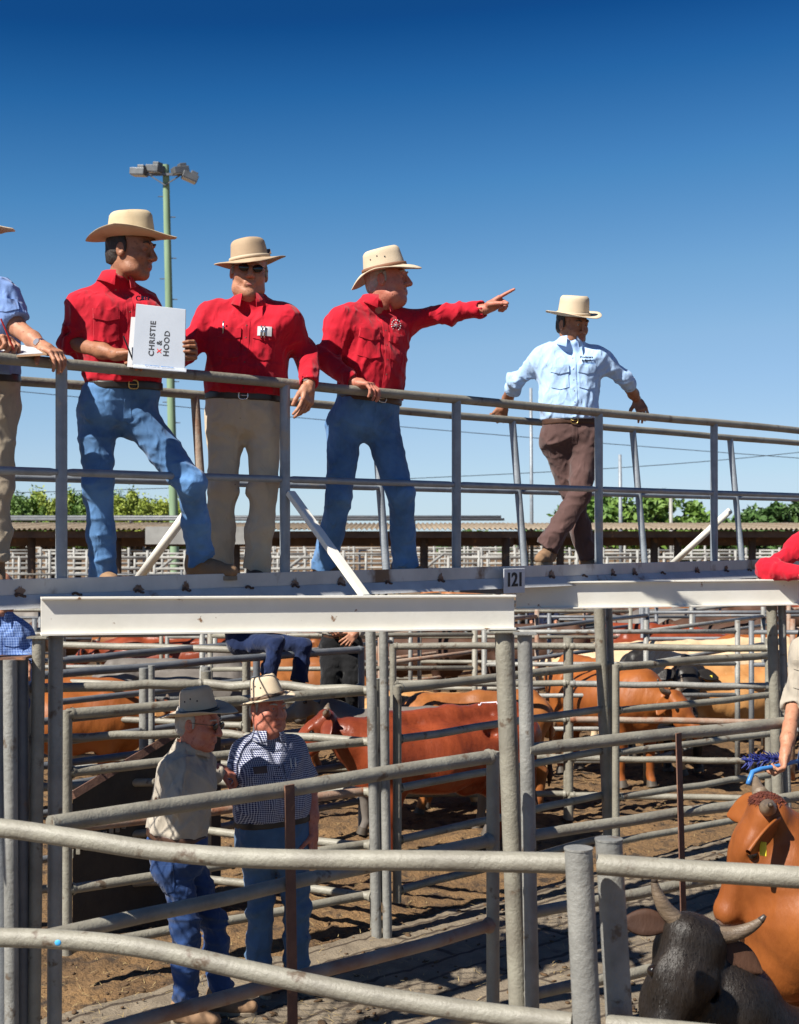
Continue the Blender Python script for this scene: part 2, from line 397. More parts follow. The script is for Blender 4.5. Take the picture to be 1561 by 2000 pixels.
# loose straw and dung on the floor
M['straw'] = mat('dry straw', (.42, .32, .15), (.30, .21, .09), 30, .8)
M['dung'] = mat('dung clods', (.12, .068, .030), (.06, .034, .016), 25, .9, bump=.6, bscale=60)
rs = np.random.RandomState(77)
def floorz(x, y):
    if 5.0 + .955 * x < y < 9.62 + .955 * x: return .026
    i = min(max(np.searchsorted(xs, x), 1), len(xs) - 1); j = min(max(np.searchsorted(ys, y), 1), len(ys) - 1); return float(Zg[i, j])
mb = MB()
for k in range(2600):
    y = 7.4 + 9.5 * rs.rand() ** 1.3; x = rs.uniform(-.30, .30) * y; z = floorz(x, y) + .008; a = rs.uniform(0, 3.14); l = rs.uniform(.02, .07); d_ = V(math.cos(a), math.sin(a), rs.uniform(-.1, .25)).normalized()
    o = V(x, y, z); sd_ = V(-math.sin(a), math.cos(a), 0) * .0022; mb.add([o - sd_, o + sd_, o + d_ * l + sd_ * .5, o + d_ * l * .95 - sd_ * .5, o + V(0, 0, -.003)], [(0, 1, 2, 3), (0, 4, 1)])
tag(mb.build('straw', M['straw']), kind='stuff')
mb = MB()
for k in range(1500):
    y = 7.4 + 9.5 * rs.rand() ** 1.3; x = rs.uniform(-.30, .30) * y; r_ = rs.uniform(.006, .017) * (1 if k % 12 else 1.9); a_ = rs.uniform(0, 3.14); mb.ball(V(x, y, floorz(x, y)), (r_ * rs.uniform(.8, 2.2), r_ * rs.uniform(.7, 1.4), r_ * rs.uniform(.35, .6)), 3, 0, (V(math.cos(a_), math.sin(a_), .1), V(-math.sin(a_), math.cos(a_), -.1), V(0, 0, 1)))
tag(mb.build('dung_clods', M['dung'], smooth=True), kind='stuff')

# ------------------------------------------------------------------ raised walkway
UV = V(.723, .691, 0); NF = V(.691, -.723, 0)            # along the walkway, out of its front side
def wf(X, z, out=0): return V(X, 8.0 + .955 * X, z) + NF * out
def wb(X, z, out=0): return V(X, 9.16 + .955 * X, z) - NF * out
def xf(px): r = (px - CX) / FPX; return 8.0 * r / (1 - .955 * r)
def xb(px): r = (px - CX) / FPX; return 9.16 * r / (1 - .955 * r)
DECK, FTOP, RAILZ, MIDZ = 2.355, 2.45, 3.438, 2.936
cw = thing('walkway', 'raised steel walkway with pipe handrails that the men stand on above the pens', 'walkway', wf(-.5, 0))
XA, XB = -2.6, 4.9
def jit(p, a=.004): return p + V(random.uniform(-a, a), random.uniform(-a, a), random.uniform(-a, a))
# deck of expanded metal
mb = MB(); L0 = wf(XA, DECK); Ltot = (wf(XB, 0) - wf(XA, 0)).length; pw, pl = .060, .15
nu = int(Ltot / pl); nv = int(.72 / pw)
for i in range(nu):
    for j in range(nv):
        o = L0 + UV * ((i + (.5 if j % 2 else 0)) * pl) - NF * (.03 + j * pw)
        for sg in (-1, 1):
            a = o; c = o + UV * (pl / 2) * 1.0 + NF * (sg * -pw)
            if sg == 1 and j == nv - 1: continue
            if sg == -1 and j == 0: continue
            t = (c - a).normalized(); sdv = V(-t.y, t.x, 0)
            mb.bar(a, c, .0075, .005, sdv)
part('deck_mesh', mb, M['deckm'], cw)
mb = MB()
for i in range(9):
    x = XA + .4 + i * .95; a = wf(x, DECK - .05, -.02); mb.bar(a, a - NF * .72, .05, .05, UV)
mb.bar(wb(XA, DECK - .03, -.12), wb(XB, DECK - .03, -.12), .012, .1, NF)
part('deck_frame', mb, M['pipe_dark'], cw)
# fascia: upright plate and pale lower flange, welded
mb = MB(); mb.bar(wf(XA, 2.414), wf(XB, 2.414), .006, .072, NF); part('fascia_plate', mb, M['fascia'], cw, bevel=.002)
mb = MB()
a, c = wf(XA, 0), wf(XB, 0)
mb.prism([a + V(0, 0, 2.378) + NF * .006, a + V(0, 0, 2.378) + NF * .0, a + V(0, 0, 2.318) + NF * .040, a + V(0, 0, 2.318) + NF * .047], c - a)
part('fascia_flange', mb, M['fascia_low'], cw)
for i, px in enumerate((38, 148, 270, 362, 485, 575, 665, 757, 860, 1076, 1140, 1196, 1238, 1293, 1360, 1417, 1462)):
    x = xf(px); mb = MB(); o = wf(x, 2.376, .012); rs = np.random.RandomState(i)
    for k in range(7):
        mb.ball(o + UV * ((k - 3) * .007) + V(0, 0, .006 * math.sin(k * .9) + rs.uniform(-.002, .002)), (.007, .006, .0055 + .002 * rs.rand()), 4)
    wd = part('weld', mb, M['weld'], cw, smooth=True)
    mb = MB(); o2 = wf(x, 2.376, .0055); n_ = 16
    pts = [o2 + UV * (math.cos(t) * (.026 + rs.uniform(-.009, .009))) + V(0, 0, max(-.0, math.sin(t)) * (.036 + rs.uniform(-.012, .012))) for t in np.linspace(0, math.pi, n_)]
    mb.prism(pts, NF * .0008)
    if i % 3 != 1: part('rust_stain', mb, M['stain'], cw)
# posts, rails, braces
for px in (-300, 128, 565, 900, 1178, 1403, 1600):
    x = {-300: -2.5, 1600: 3.24}.get(px, xf(px)); mb = MB()
    a = wf(x, 2.36, -.035); t = wf(x, RAILZ - .01, -.035)
    mb.tube([a, a.lerp(t, .5), t], .0275, 14); mb.tube([t - V(0, 0, .03), t], [.0275, .02], 14)
    o = part('handrail_post', mb, M['galv'], cw, smooth=True, auto=40)
for px in (-1, 385, 735, 1005, 1240, 1430, 1600):
    x = {-1: -2.1, 1600: 3.72}.get(px, xb(px)); mb = MB()
    a = wb(x, 2.36, -.10); t = wb(x, RAILZ - .01, .02)
    mb.tube([a, t], .0255, 14); part('handrail_post', mb, M['pipe_rust' if px == 385 else 'galv'], cw, smooth=True, auto=40)
def longrail(nm, fn, z, out, r, m):
    mb = MB(); pts = [jit(fn(x, z, out), .003) for x in np.linspace(XA, XB, 24)]; mb.tube(pts, r, 14); part(nm, mb, m, cw, smooth=True, auto=50)
longrail('handrail', wf, RAILZ, -.035, .0265, M['pipe']); longrail('handrail', wb, RAILZ, .02, .0255, M['pipe'])
def midrail(fn, xsx, z, out, r):
    for a, c in zip(xsx[:-1], xsx[1:]):
        mb = MB(); p, q_ = fn(a, z, out), fn(c, z, out); d = (q_ - p).normalized()
        mb.tube([p + d * .02, p + d * .06, q_ - d * .06, q_ - d * .02], [.013, r, r, .013], 12); part('mid_rail', mb, M['galv'], cw, smooth=True, auto=50)
midrail(wf, [-2.5] + [xf(p) for p in (128, 565, 900, 1178, 1403)] + [3.24, 4.4], MIDZ, -.035, .0185)
midrail(wb, [-2.1] + [xb(p) for p in (385, 735, 1005, 1240, 1430)] + [3.72, 4.8], MIDZ, -.04, .0185)
mb = MB(); a = wf(xf(567), 2.865, .0); mb.bar(a, P(714, 1166, 7.03), .05, .03, UV); part('brace', mb, M['white'], cw, bevel=.004)
for px in (385, 1430):
    mb = MB(); a = wb(xb(px), 2.83, .02); mb.tube([a, wb(xb(px), 2.36, .62)], .027, 12); part('brace', mb, M['white'], cw, smooth=True)
# white outrigger beams and the pipe columns below them
def ibeam(a, c, zl, zr, dp=.172):
    mb = MB(); d = (c - a).normalized(); n_ = V(d.y, -d.x, 0); sl = (V(c.x, c.y, zr) - V(a.x, a.y, zl)).normalized()
    A = lambda p, z: V(p.x, p.y, z)
    mb.bar(A(a, zl + .005), A(c, zr + .005), .06, .010, n_); mb.bar(A(a, zl + dp - .005), A(c, zr + dp - .005), .058, .010, n_)
    w0 = [A(a, zl + .0101), A(c, zr + .0101), A(c, zr + dp - .0101), A(a, zl + dp - .0101)]; mb.prism([q_ - n_ * .0045 for q_ in w0], n_ * .009)
    return part('support_beam', mb, M['white'], cw, bevel=.0012)
ibeam(G(80, 6.36), G(1004, 7.12), 2.198, 2.172); ibeam(G(1008, 8.9), G(1800, 9.7), 2.172, 2.172)
def column(pt, pb, z1, Z, r, m):
    mb = MB(); a, c = G(pt, Z, z1), G(pb, Z, 0); mb.tube([a, a.lerp(c, .33), a.lerp(c, .67), c], r, 18)
    mb.box(a + V(0, 0, .004), r * 3, r * 3, .008); part('column', mb, m, cw, smooth=True, auto=40)
column(76, 64, 2.188, 6.34, .029, M['pipe']); column(109, 106, 2.188, 6.42, .033, M['pipe_new'])
column(985, 1017, 2.16, 7.10, .048, M['pipe']); column(1025, 1042, 2.16, 6.94, .036, M['pipe_new'])
column(722, 736, 2.30, 9.25, .034, M['pipe_new']); column(748, 757, 2.30, 9.25, .030, M['pipe_new'])
column(1168, 1192, 2.30, 11.2, .045, M['pipe']); column(1187, 1207, 2.30, 11.3, .028, M['pipe_new'])
column(1507, 1527, 2.16, 9.6, .036, M['pipe']); column(1527, 1545, 2.16, 9.65, .026, M['pipe_new'])
# number plate
pc = P(991, 1134, 0.001); x = xf(991); o = wf(x, CAMH - (1134 - HY) / FPX * wf(x, 0).y, .056); yv = V(.05, 0, 1).normalized()
pr = (UV * .95 + V(0, -.3, 0) * .0).normalized()
mb = MB(); mb.box(o, .190, .006, .150, (UV, -NF, V(0, 0, 1))); sg = part('number_plate', mb, M['plate'], cw, bevel=.003)
mb = MB()
for k_, t_ in enumerate('121'):
    q_ = text_mb(t_, .115, .002, o + NF * .0045 + UV * ((k_ - 1) * .052) + V(0, 0, .004), UV, V(0, 0, 1), bold=.003); mb.add(q_.v, q_.f)
part('lettering', mb, M['black'], sg)

# ------------------------------------------------------------------ fences and gates
H5 = [1.6, 1.26, .93, .58, .24]; H4 = [1.6, 1.2, .80, .40]
def pen(name, label, a, b, hs=H5, r=.033, frame=(1, 1), m='pipe', grp=None, low=.16, cat='gate', bow=.008, top=None, mats=None, post=(0, 0), endin=.0, th=1.6):
    """a, b = (pixel x, pixel row of the top rail): both ends of a fence panel of height 1.6"""
    A = G(a[0], zt(a[1], th)); B = G(b[0], zt(b[1], th)); mid = (A + B) / 2
    t = thing(name, label, cat, (mid.x, mid.y, 0), grp); d = (B - A).normalized(); rs = np.random.RandomState(int(abs(a[0] * 7 + b[1])))
    for i, h in enumerate(hs):
        mb = MB(); pts = []
        for k in range(7):
            f = k / 6; p = A.lerp(B, f); w_ = math.sin(math.pi * f) * bow * rs.uniform(-1, 1)
            pts.append(V(p.x, p.y, h - w_ + rs.uniform(-.003, .003)))
        mb.tube(pts, r if i == 0 else r * .9, 12)
        for e_, (p_, q_) in enumerate(((pts[0], pts[1]), (pts[-1], pts[-2]))):
            if frame[e_] or post[e_]:
                dd_ = (q_ - p_).normalized(); mb.tube([p_ + dd_ * (r * .85), p_ + dd_ * (r * 1.15), p_ + dd_ * (r * 1.6)], [r * 1.2, r * 1.13, r * .92], 12, caps=False)
        o = part('rail', mb, M[(mats or {}).get(i, m)], t, smooth=True, auto=50)
    for e, p in ((0, A), (1, B)):
        if frame[e]:
            mb = MB(); mb.tube([V(p.x, p.y, low), V(p.x, p.y, hs[0] + r * .6)], r * .95, 12); part('end_upright', mb, M[m], t, smooth=True, auto=50)
        if post[e]:
            mb = MB(); mb.tube([V(p.x, p.y + .07, 0), V(p.x, p.y + .07, 1.68)], r * 1.15, 14); part('post', mb, M[m], t, smooth=True, auto=50)
    return t, A, B
# nearest fence, with two bent rails
nf = thing('pipe_fence', 'nearest pipe fence across the bottom with bent top rail and two stout posts', 'fence', G(900, 4.55))
def nrail(pts, r=.0345, m='pipe'):
    mb = MB(); q_ = []
    for x_, y_ in pts: q_.append(P(x_, y_, 5.13 + (4.39 - 5.13) * x_ / 1561))
    sm = []
    for i in range(len(q_) - 1):
        p0, p1, p2, p3 = q_[max(i - 1, 0)], q_[i], q_[i + 1], q_[min(i + 2, len(q_) - 1)]
        for k in range(5):
            f = k / 5; sm.append(.5 * ((2 * p1) + (p2 - p0) * f + (2 * p0 - 5 * p1 + 4 * p2 - p3) * f * f + (3 * p1 - p0 - 3 * p2 + p3) * f ** 3))
    mb.tube(sm + [q_[-1]], r, 16); part('rail', mb, M[m], nf, smooth=True, auto=50)
nrail([(-160, 1608), (0, 1617), (150, 1638), (300, 1661), (450, 1674), (600, 1679), (850, 1681), (1112, 1686)])
nrail([(1168, 1688), (1350, 1701), (1561, 1714), (1900, 1738), (2300, 1768)])
nrail([(-160, 1832), (0, 1831), (150, 1837), (300, 1855), (500, 1899), (700, 1940), (900, 1972), (1118, 1999)])
nrail([(1186, 2003), (1350, 2018), (1561, 2040), (1900, 2075), (2300, 2110)])
nrail([(-160, 2090), (300, 2120), (700, 2200), (1112, 2265)]); nrail([(1190, 2275), (1700, 2340)])
for px, pxb, yt, Z in ((1130, 1152, 1658, 4.56), (1189, 1215, 1640, 4.72)):
    mb = MB(); a = P(px, yt, Z); mb.tube([a, G(pxb + (pxb - px) * 1.2, Z, 0)], .045, 20)
    mb.tube([a - V(0, 0, .002), a + V(0, 0, .004)], [.047, .047], 20); part('post', mb, M['pipe_new'], nf, smooth=True, auto=40)
mb = MB(); a = P(118, 1836, 5.04); mb.ball(a + V(.0, -.034, .0), (.012, .004, .011), 6); part('paint_mark', mb, mat('blue stock paint', (.05, .38, .75)), nf, smooth=True)
# post cluster at the left edge
pc_ = thing('gate_post', 'cluster of three thick pipe posts at the left edge with a flat cap', 'post', G(25, 6.3))
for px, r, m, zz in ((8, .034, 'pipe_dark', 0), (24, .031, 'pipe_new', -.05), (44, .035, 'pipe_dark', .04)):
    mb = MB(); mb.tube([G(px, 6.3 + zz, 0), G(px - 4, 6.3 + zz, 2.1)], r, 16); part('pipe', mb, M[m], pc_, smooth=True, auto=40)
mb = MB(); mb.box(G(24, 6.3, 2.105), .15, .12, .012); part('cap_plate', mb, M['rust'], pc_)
# big gate in front of the two men on the ground
t, A, B = pen('yard_gate', 'big four rail pipe gate in front of the two men with a rusty flat strap', (98, 1612), (963, 1476), H4, .033, (0, 1), mats={2: 'pipe_rust'}, low=.1)
d = (B - A).normalized()
Pq = A.lerp(B, .50); s_ = G(566, 0.001)
f = next(k / 400 for k in range(400) if ((A.lerp(B, k / 400).x) / A.lerp(B, k / 400).y) > (566 - CX) / FPX); Pq = A.lerp(B, f)
mb = MB(); mb.bar(V(Pq.x + .022, Pq.y, .05) - V(0, .045, 0), V(Pq.x, Pq.y, 1.62) - V(0, .045, 0), .05, .008, d); part('strap', mb, M['rust'], t, bevel=.001)
t, A, B = pen('yard_gate', 'long pipe gate right of the thick column with a rusty strap, beside the orange cow', (1030, 1464), (1590, 1405), [1.6, 1.18, .8, .4], .032, (0, 1))
f = next(k / 400 for k in range(400) if ((A.lerp(B, k / 400).x) / A.lerp(B, k / 400).y) > (1322 - CX) / FPX); Pq = A.lerp(B, f)
mb = MB(); mb.bar(V(Pq.x + .04, Pq.y, .15) - V(0, .04, 0), V(Pq.x, Pq.y, 1.61) - V(0, .04, 0), .046, .008, d); part('strap', mb, M['rust'], t, bevel=.001)
pen('yard_gate', 'five rail pipe gate right behind the two men in hats on the ground', (131, 1428), (748, 1376), H5, .033, th=1.5, low=.2, mats={2: 'pipe_rust'})
pen('yard_gate', 'five rail pipe gate in front of the big red cow', (776, 1345), (1186, 1299), H5, .031, low=.16, mats={1: 'pipe_new'})
pen('yard_gate', 'five rail pipe gate on the right with cattle crowding behind it', (1203, 1303), (1526, 1278), H5, .031, low=.2)
pen('pipe_fence', 'square-on pipe fence between the walkway columns, behind the two ground men', (53, 1345), (400, 1335), H5, .032, (1, 0), m='pipe', post=(1, 1), cat='fence', low=0)
pen('pipe_fence', 'pipe fence panel behind the white hats, ending near the red cow\'s head', (400, 1335), (733, 1351), H5, .032, (0, 0), m='pipe', post=(0, 1), cat='fence', low=0, bow=.02)
pen('pipe_fence', 'square-on pipe fence behind the big red cow', (768, 1262), (1110, 1262), H5, .032, (1, 0), m='pipe', post=(0, 1), cat='fence', low=0)
pen('pipe_fence', 'square-on pipe fence with a rusty third rail in front of the black-faced cow', (1114, 1263), (1506, 1266), H5, .032, (0, 0), m='pipe', post=(1, 1), cat='fence', low=0, mats={1: 'pipe_new', 2: 'pipe_rust'})
mb = MB()
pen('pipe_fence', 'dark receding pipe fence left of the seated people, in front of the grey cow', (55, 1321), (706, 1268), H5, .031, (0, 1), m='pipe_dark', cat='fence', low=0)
pen('pipe_fence', 'pale square-on pipe fence just below the left white beam', (118, 1260), (480, 1270), H5, .032, (1, 1), m='pipe', cat='fence', low=0, post=(1, 1))
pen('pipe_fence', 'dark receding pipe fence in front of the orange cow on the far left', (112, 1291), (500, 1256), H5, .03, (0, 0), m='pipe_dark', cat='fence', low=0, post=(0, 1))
for px, yb, Z, lab in ((281, 1759, 10.2, 'lone square-topped pipe post left of the man in the grey shirt'), (296, 1750, 10.4, 'thin pipe post standing behind the lone post left of the grey shirt'), (402, 1700, 10.3, 'pale pipe post rising behind the grey hat')):
    mb = MB(); mb.tube([G(px, Z, 0), G(px, Z, 1.68)], .034 if px != 296 else .025, 14); tag(mb.build('fence_post', M['pipe_new'], base=G(px, Z), smooth=True, auto=40), lab, 'post')
# steel ramp with a mesh side, dark behind the men
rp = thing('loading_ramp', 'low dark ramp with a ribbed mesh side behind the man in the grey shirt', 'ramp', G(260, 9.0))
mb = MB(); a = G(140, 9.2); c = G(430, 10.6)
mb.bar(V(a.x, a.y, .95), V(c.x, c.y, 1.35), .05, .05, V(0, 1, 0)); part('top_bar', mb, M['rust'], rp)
mb = MB(); mb.prism([V(a.x, a.y + .03, .02), V(c.x, c.y + .03, .02), V(c.x, c.y + .03, 1.32), V(a.x, a.y + .03, .92)], V(0, .02, 0)); part('side_sheet', mb, mat('shade-toned mesh sheet', (.022, .021, .020), (.04, .035, .03), 5, .8, bump=.4, bscale=40), rp)  # near-black colour paints in the shade lying on the mesh side
mb = MB()
for k in range(26):
    f = k / 25; p = a.lerp(c, f); mb.bar(V(p.x, p.y - .0, .55 + .3 * f), V(p.x, p.y - .0, .60 + .3 * f), .025, .03, V(1, 0, 0))
part('rib', mb, M['pipe'], rp)
# the maze of pens beyond
def far_panel(A, B, m, label, cat='fence', nr=5, grp='far pipe fences', r=.024):
    mid = (A + B) / 2; t = thing('pipe_fence', label, cat, (mid.x, mid.y, 0), grp)
    for h in H5[:nr]:
        mb = MB(); mb.tube([V(A.x, A.y, h), V(B.x, B.y, h)], r, 8); part('rail', mb, M[m], t, smooth=True)
    for p in (A, B):
        mb = MB(); mb.tube([V(p.x, p.y, 0), V(p.x, p.y, 1.72)], r * 1.2, 8); part('post', mb, M[m], t, smooth=True)
rs = np.random.RandomState(11)
for Z, lab in ((14.6, 'pale pipe fence panel, second row beyond the walkway'), (18.5, 'pipe fence panel crossing the pens in the middle distance'), (23, 'pipe fence panel crossing the pens behind the middle herd'), (28, 'far pipe fence panel in the back rows of pens'), (34, 'far-off pipe fence panel at the back of the pens')):
    Wd = Z * .30; x = -Wd - rs.uniform(0, 1.5)
    while x < Wd + 1.0:
        l = rs.uniform(2.6, 3.4); z2 = Z + rs.uniform(-.4, .4)
        if not (Z < 15 and -1.5 < x < .5): far_panel(V(x, z2, 0), V(x + l, z2 + rs.uniform(-.2, .2), 0), ['pipe', 'pipe_new', 'pipe_dark', 'pipe_dark', 'pipe_rust'][rs.randint(5)], lab, grp=lab + 's')  # dark pipe picked more often, its colour standing in for rails in shade
        x += l + .12
for k, (x, Z) in enumerate([(-3.9, 15.2), (-2.0, 15.4), (-.2, 15.0), (1.2, 15.2), (2.6, 15), (4.2, 15.2), (-4.8, 19), (-2.6, 19), (-.3, 19), (2.0, 19), (3.9, 19), (5.2, 19), (-5, 23.6), (-2, 23.6), (1.5, 23.6), (4, 23.6), (-5, 29), (-1, 29), (3, 29), (6, 29)]):
    far_panel(V(x, Z, 0), V(x + 1.9, Z + 2.6, 0), ['pipe_dark', 'pipe_new', 'pipe_rust'][k % 3], 'pipe gate panel running away between the rows of far pens', 'gate', grp='receding gate panels', r=.024)
# white yards beyond the shed
mb = None
for row, (Z, n_) in enumerate(((50, 9), (58, 10), (67, 11), (76, 12))):
    for k in range(n_):
        w_ = Z * .62 / n_; x = -Z * .31 + k * w_
        if row == 0 and k in (4,): continue
        m2 = MB(); lab = 'white far-off rail panel seen under the shed roof'
        for h in (1.7, 1.3, .9): m2.tube([V(x, Z, h), V(x + w_ * .96, Z, h)], .05, 6)
        for q_ in range(4):
            hh = 1.95 if q_ % 2 else 1.75
            m2.tube([V(x + w_ * .31 * q_, Z, 0), V(x + w_ * .31 * q_, Z, hh)], .055, 6)
        if (k + row) % 3 == 0: m2.tube([V(x, Z, .3), V(x + w_ * .5, Z, 1.7)], .06, 6)
        tag(m2.build('rail_panel', M['farpipe'], base=V(x, Z, 0), smooth=True), lab, 'fence', 'white yard panels beyond the shed')

# ------------------------------------------------------------------ sheds
def shed(name, label, x0, x1, Z, dep, zr, posts, gutter=None):
    t = thing(name, label, 'shed', ((x0 + x1) / 2, Z, 0))
    mb = MB(); n_ = int((x1 - x0) / .03); rows = []
    for dz, yy in ((0, Z), (0, Z), (.16, Z + dep), (.16, Z + dep)):
        rows.append([V(x0 + i * .03, yy, zr + dz + .028 * math.sin(i * .03 / .125 * 2 * math.pi)) for i in range(n_ + 1)])
    for r in (0, 3): rows[r] = [p - V(0, 0, .012) for p in rows[r]]
    mb.grid(rows[1:3]); mb.grid([rows[0], rows[1]]); mb.grid([rows[0], rows[3]][::-1]); part('roof', mb, M['roof'], t, smooth=True)
    for zz, yy, h in ((zr - .14, Z + .25, .16), (zr - .34, Z + 1.6, .2), (zr - .30, Z + 3.4, .26), (zr - .32, Z + 5.2, .3)):
        mb = MB(); mb.box(V((x0 + x1) / 2, yy, zz), x1 - x0 - .1, .12, h); part('roof_beam', mb, M['dkwood'], t)
    for x in posts:
        mb = MB(); mb.tube([V(x, Z + .8, 0), V(x, Z + .8, zr - .12)], .10, 10); part('post', mb, M['dkwood'], t, smooth=True)
    if gutter:
        mb = MB(); mb.box(V((gutter[0] + gutter[1]) / 2, Z - .12, zr - .16), gutter[1] - gutter[0], .06, .42)
        part('white_panel', mb, M['farpipe'], t, label='bent white sheet panel hung under the roof edge')
    return t
sl = shed('cattle_shed', 'long low shed with a rusty corrugated roof behind the walkway on the left', -11.5, 2.9, 34, 6, 2.70, [-9, -6.9, -4.0, -1.7, .6, 2.6], (-6.05, -3.6))
mb = MB(); mb.tube([V(-11, 39.2, 3.02), V(2.8, 39.2, 3.02)], .05, 8); mb.tube([V(-11, 38, 2.95), V(2.8, 38, 2.95)], .035, 8)
for x in np.arange(-10, 2.8, 2.6): mb.tube([V(x, 39.2, 2.85), V(x, 39.2, 3.02)], .04, 6)
part('ridge_pipe', mb, M['pipe_dark'], sl, smooth=True)
shed('cattle_shed', 'low shed with a pale corrugated roof edge behind the blue shirt man', 3.0, 13.5, 35.5, 6, 2.70, [3.2, 4.1, 6.5, 7.1, 9.0, 11.2])

# ------------------------------------------------------------------ floodlight pole, masts, wires
lp = thing('floodlight_pole', 'tall green timber pole with floodlights on a crossarm behind the hats', 'light pole', G(343, 60))
mb = MB(); top = P(324, 322, 60); bot = G(343, 60)
mb.tube([bot, bot.lerp(top, .5), top], [.2, .17, .14], 14); part('pole', mb, M['pole'], lp, smooth=True, auto=50)
mb = MB()
for k in range(13):
    p = bot.lerp(top, .35 + k * .048); s_ = 1 if k % 2 else -1; mb.tube([p, p + V(s_ * .36, 0, 0)], .022, 6)
part('step_peg', mb, M['lamp'], lp)
ca = P(324, 343, 60) - V(0, .2, 0)
mb = MB(); mb.box(ca, 2.0, .10, .10); mb.bar(ca + V(-.7, 0, 0), ca + V(0, 0, -.45), .05, .05); mb.bar(ca + V(.7, 0, 0), ca + V(0, 0, -.45), .05, .05); part('crossarm', mb, M['lamp'], lp)
for px, py, yaw, roll in ((272, 336, -.3, .1), (303, 330, -.5, .15), (352, 333, .5, -.2), (371, 346, .3, .35)):
    o = P(px, py, 59.8); ax = Matrix.Rotation(yaw, 3, 'Z') @ Matrix.Rotation(roll, 3, 'Y'); a3 = [ax @ V(1, 0, 0), ax @ V(0, 1, 0), ax @ V(0, 0, 1)]
    mb = MB(); mb.box(o, .66, .5, .28, a3); mb.box(o + a3[0] * .12 + a3[2] * .2, .3, .34, .16, a3); mb.tube([o, V(o.x * .55 + ca.x * .45, ca.y, ca.z)], .045, 6)
    fl = part('floodlight', mb, M['lamp'], lp, bevel=.03)
    mb = MB(); mb.box(o - a3[2] * .15, .58, .42, .03, a3); part('lens', mb, M['glass'], fl)
for px, y0, y1, Z, r, lab in ((1040, 758, 1100, 40, .055, 'tall thin grey mast seen left of the blue shirt man'), (1214, 888, 1030, 60, .09, 'pale thin pole standing in front of the right-hand trees'), (1313, 962, 1030, 60, .09, 'short white pole standing against the right-hand trees'), (1013, 893, 1030, 75, .05, 'faint far-off pole near the thin grey mast')):
    mb = MB(); mb.tube([G(px, Z, 0), P(px - 3, y0, Z)], [r, r * .8], 10); tag(mb.build('utility_pole', M['galv'] if px != 1313 else M['farpipe'], base=G(px, Z), smooth=True), lab, 'pole')
def wire(a, c, Z, lab, sag=.3):
    A_, C_ = P(a[0], a[1], Z), P(c[0], c[1], Z + 6); mb = MB()
    mb.tube([A_.lerp(C_, k / 12) - V(0, 0, sag * math.sin(math.pi * k / 12)) for k in range(13)], .022, 5)
    tag(mb.build('power_line', M['black'], base=A_), lab, 'wire')
wire((-60, 755), (1700, 905), 80, 'thin power line sloping down to the right behind the men', .2)
wire((-60, 965), (1010, 925), 80, 'faint low power line behind the legs of the men', .1)
wire((1010, 925), (1700, 868), 80, 'thin power line rising to the right of the blue shirt man', .2)

# ------------------------------------------------------------------ trees
def tree(label, px, Z, H, Wd, lf, nclump, seed, name='tree', base_h=.25, leaf=.22, per=150, grp=None, up=0.0):
    rs = np.random.RandomState(seed); o = G(px, Z); t = thing(name, label, 'tree' if name == 'tree' else 'shrub', o, grp)
    mb = MB(); mb.tube([o, o + V(.1, 0, H * .3), o + V(.05, .1, H * .7)], [.22, .17, .07], 8); cl = []
    for k in range(nclump):
        a = rs.uniform(0, 6.28); rr = math.sqrt(rs.rand()) * Wd / 2; zz = (H - .35) * (base_h + (1 - base_h) * rs.rand() ** .6 * math.sqrt(max(0, 1 - (rr / (Wd / 2)) ** 2 * .75)))
        c = o + V(rr * math.cos(a), rr * math.sin(a), zz); cl.append(c)
        if k % 3 == 0: mb.tube([o + V(0, 0, H * .3), o.lerp(c, .6) + V(0, 0, H * .12), c], [.09, .05, .02], 5)
    part('trunk', mb, M['bark'], t, smooth=True)
    vs = []; n_ = 0
    for c in cl:
        R = rs.uniform(.35, .62) * Wd / 5.2
        p = rs.randn(per, 3); p = p / np.linalg.norm(p, axis=1)[:, None] * (rs.rand(per, 1) ** .45) * R * np.array([1, 1, .75])
        if up: p[:, 2] += np.abs(rs.randn(per)) * up
        nrm = rs.randn(per, 3) + np.array([0, 0, .5]); nrm /= np.linalg.norm(nrm, axis=1)[:, None]
        tv = np.cross(nrm, rs.randn(per, 3)); tv /= np.linalg.norm(tv, axis=1)[:, None]; bv = np.cross(nrm, tv)
        s_ = leaf * (.6 + .8 * rs.rand(per, 1)); q_ = p + np.array(c)
        vs.append(np.stack([q_ - tv * s_, q_ - bv * s_ * .45, q_ + tv * s_, q_ + bv * s_ * .45], 1).reshape(-1, 3)); n_ += per
    npmesh('crown', [(np.concatenate(vs), np.arange(n_ * 4).reshape(-1, 4))], M[lf], t, smooth=False)
for k_, (lab_, px_, Z_, H_, W_, lf_) in enumerate((('mid green shrub at the left edge behind the leftmost man', 40, 70, 4.3, 3.6, 'leafB'), ('mid green shrub just right of the leftmost man', 98, 71, 4.5, 3.4, 'leafA'), ('dark green shrub behind the leftmost handrail post', 150, 72, 4.5, 3.2, 'leafB'),
        ('leafy shrub behind the binder man\'s straight leg', 200, 70, 4.35, 3.4, 'leafB'), ('bright yellow green shrub between the binder man\'s legs', 258, 68, 4.4, 3.8, 'leafA'), ('yellow green shrub behind the binder man\'s raised knee', 310, 70, 4.2, 3.6, 'leafA'), ('yellow green shrub at the right end of the left shrub row', 352, 71, 3.8, 2.6, 'leafA'))):
    tree(lab_, px_, Z_, H_, W_, lf_, 64, 20 + k_, 'shrub', .45, .085, 420, grp='shrubs in the row behind the left shed', up=.28)
tree('broad green tree with a domed crown right of the brown trousers', 1238, 75, 4.9, 8.2, 'leafB', 60, 4, 'tree', .3, .2, 170)
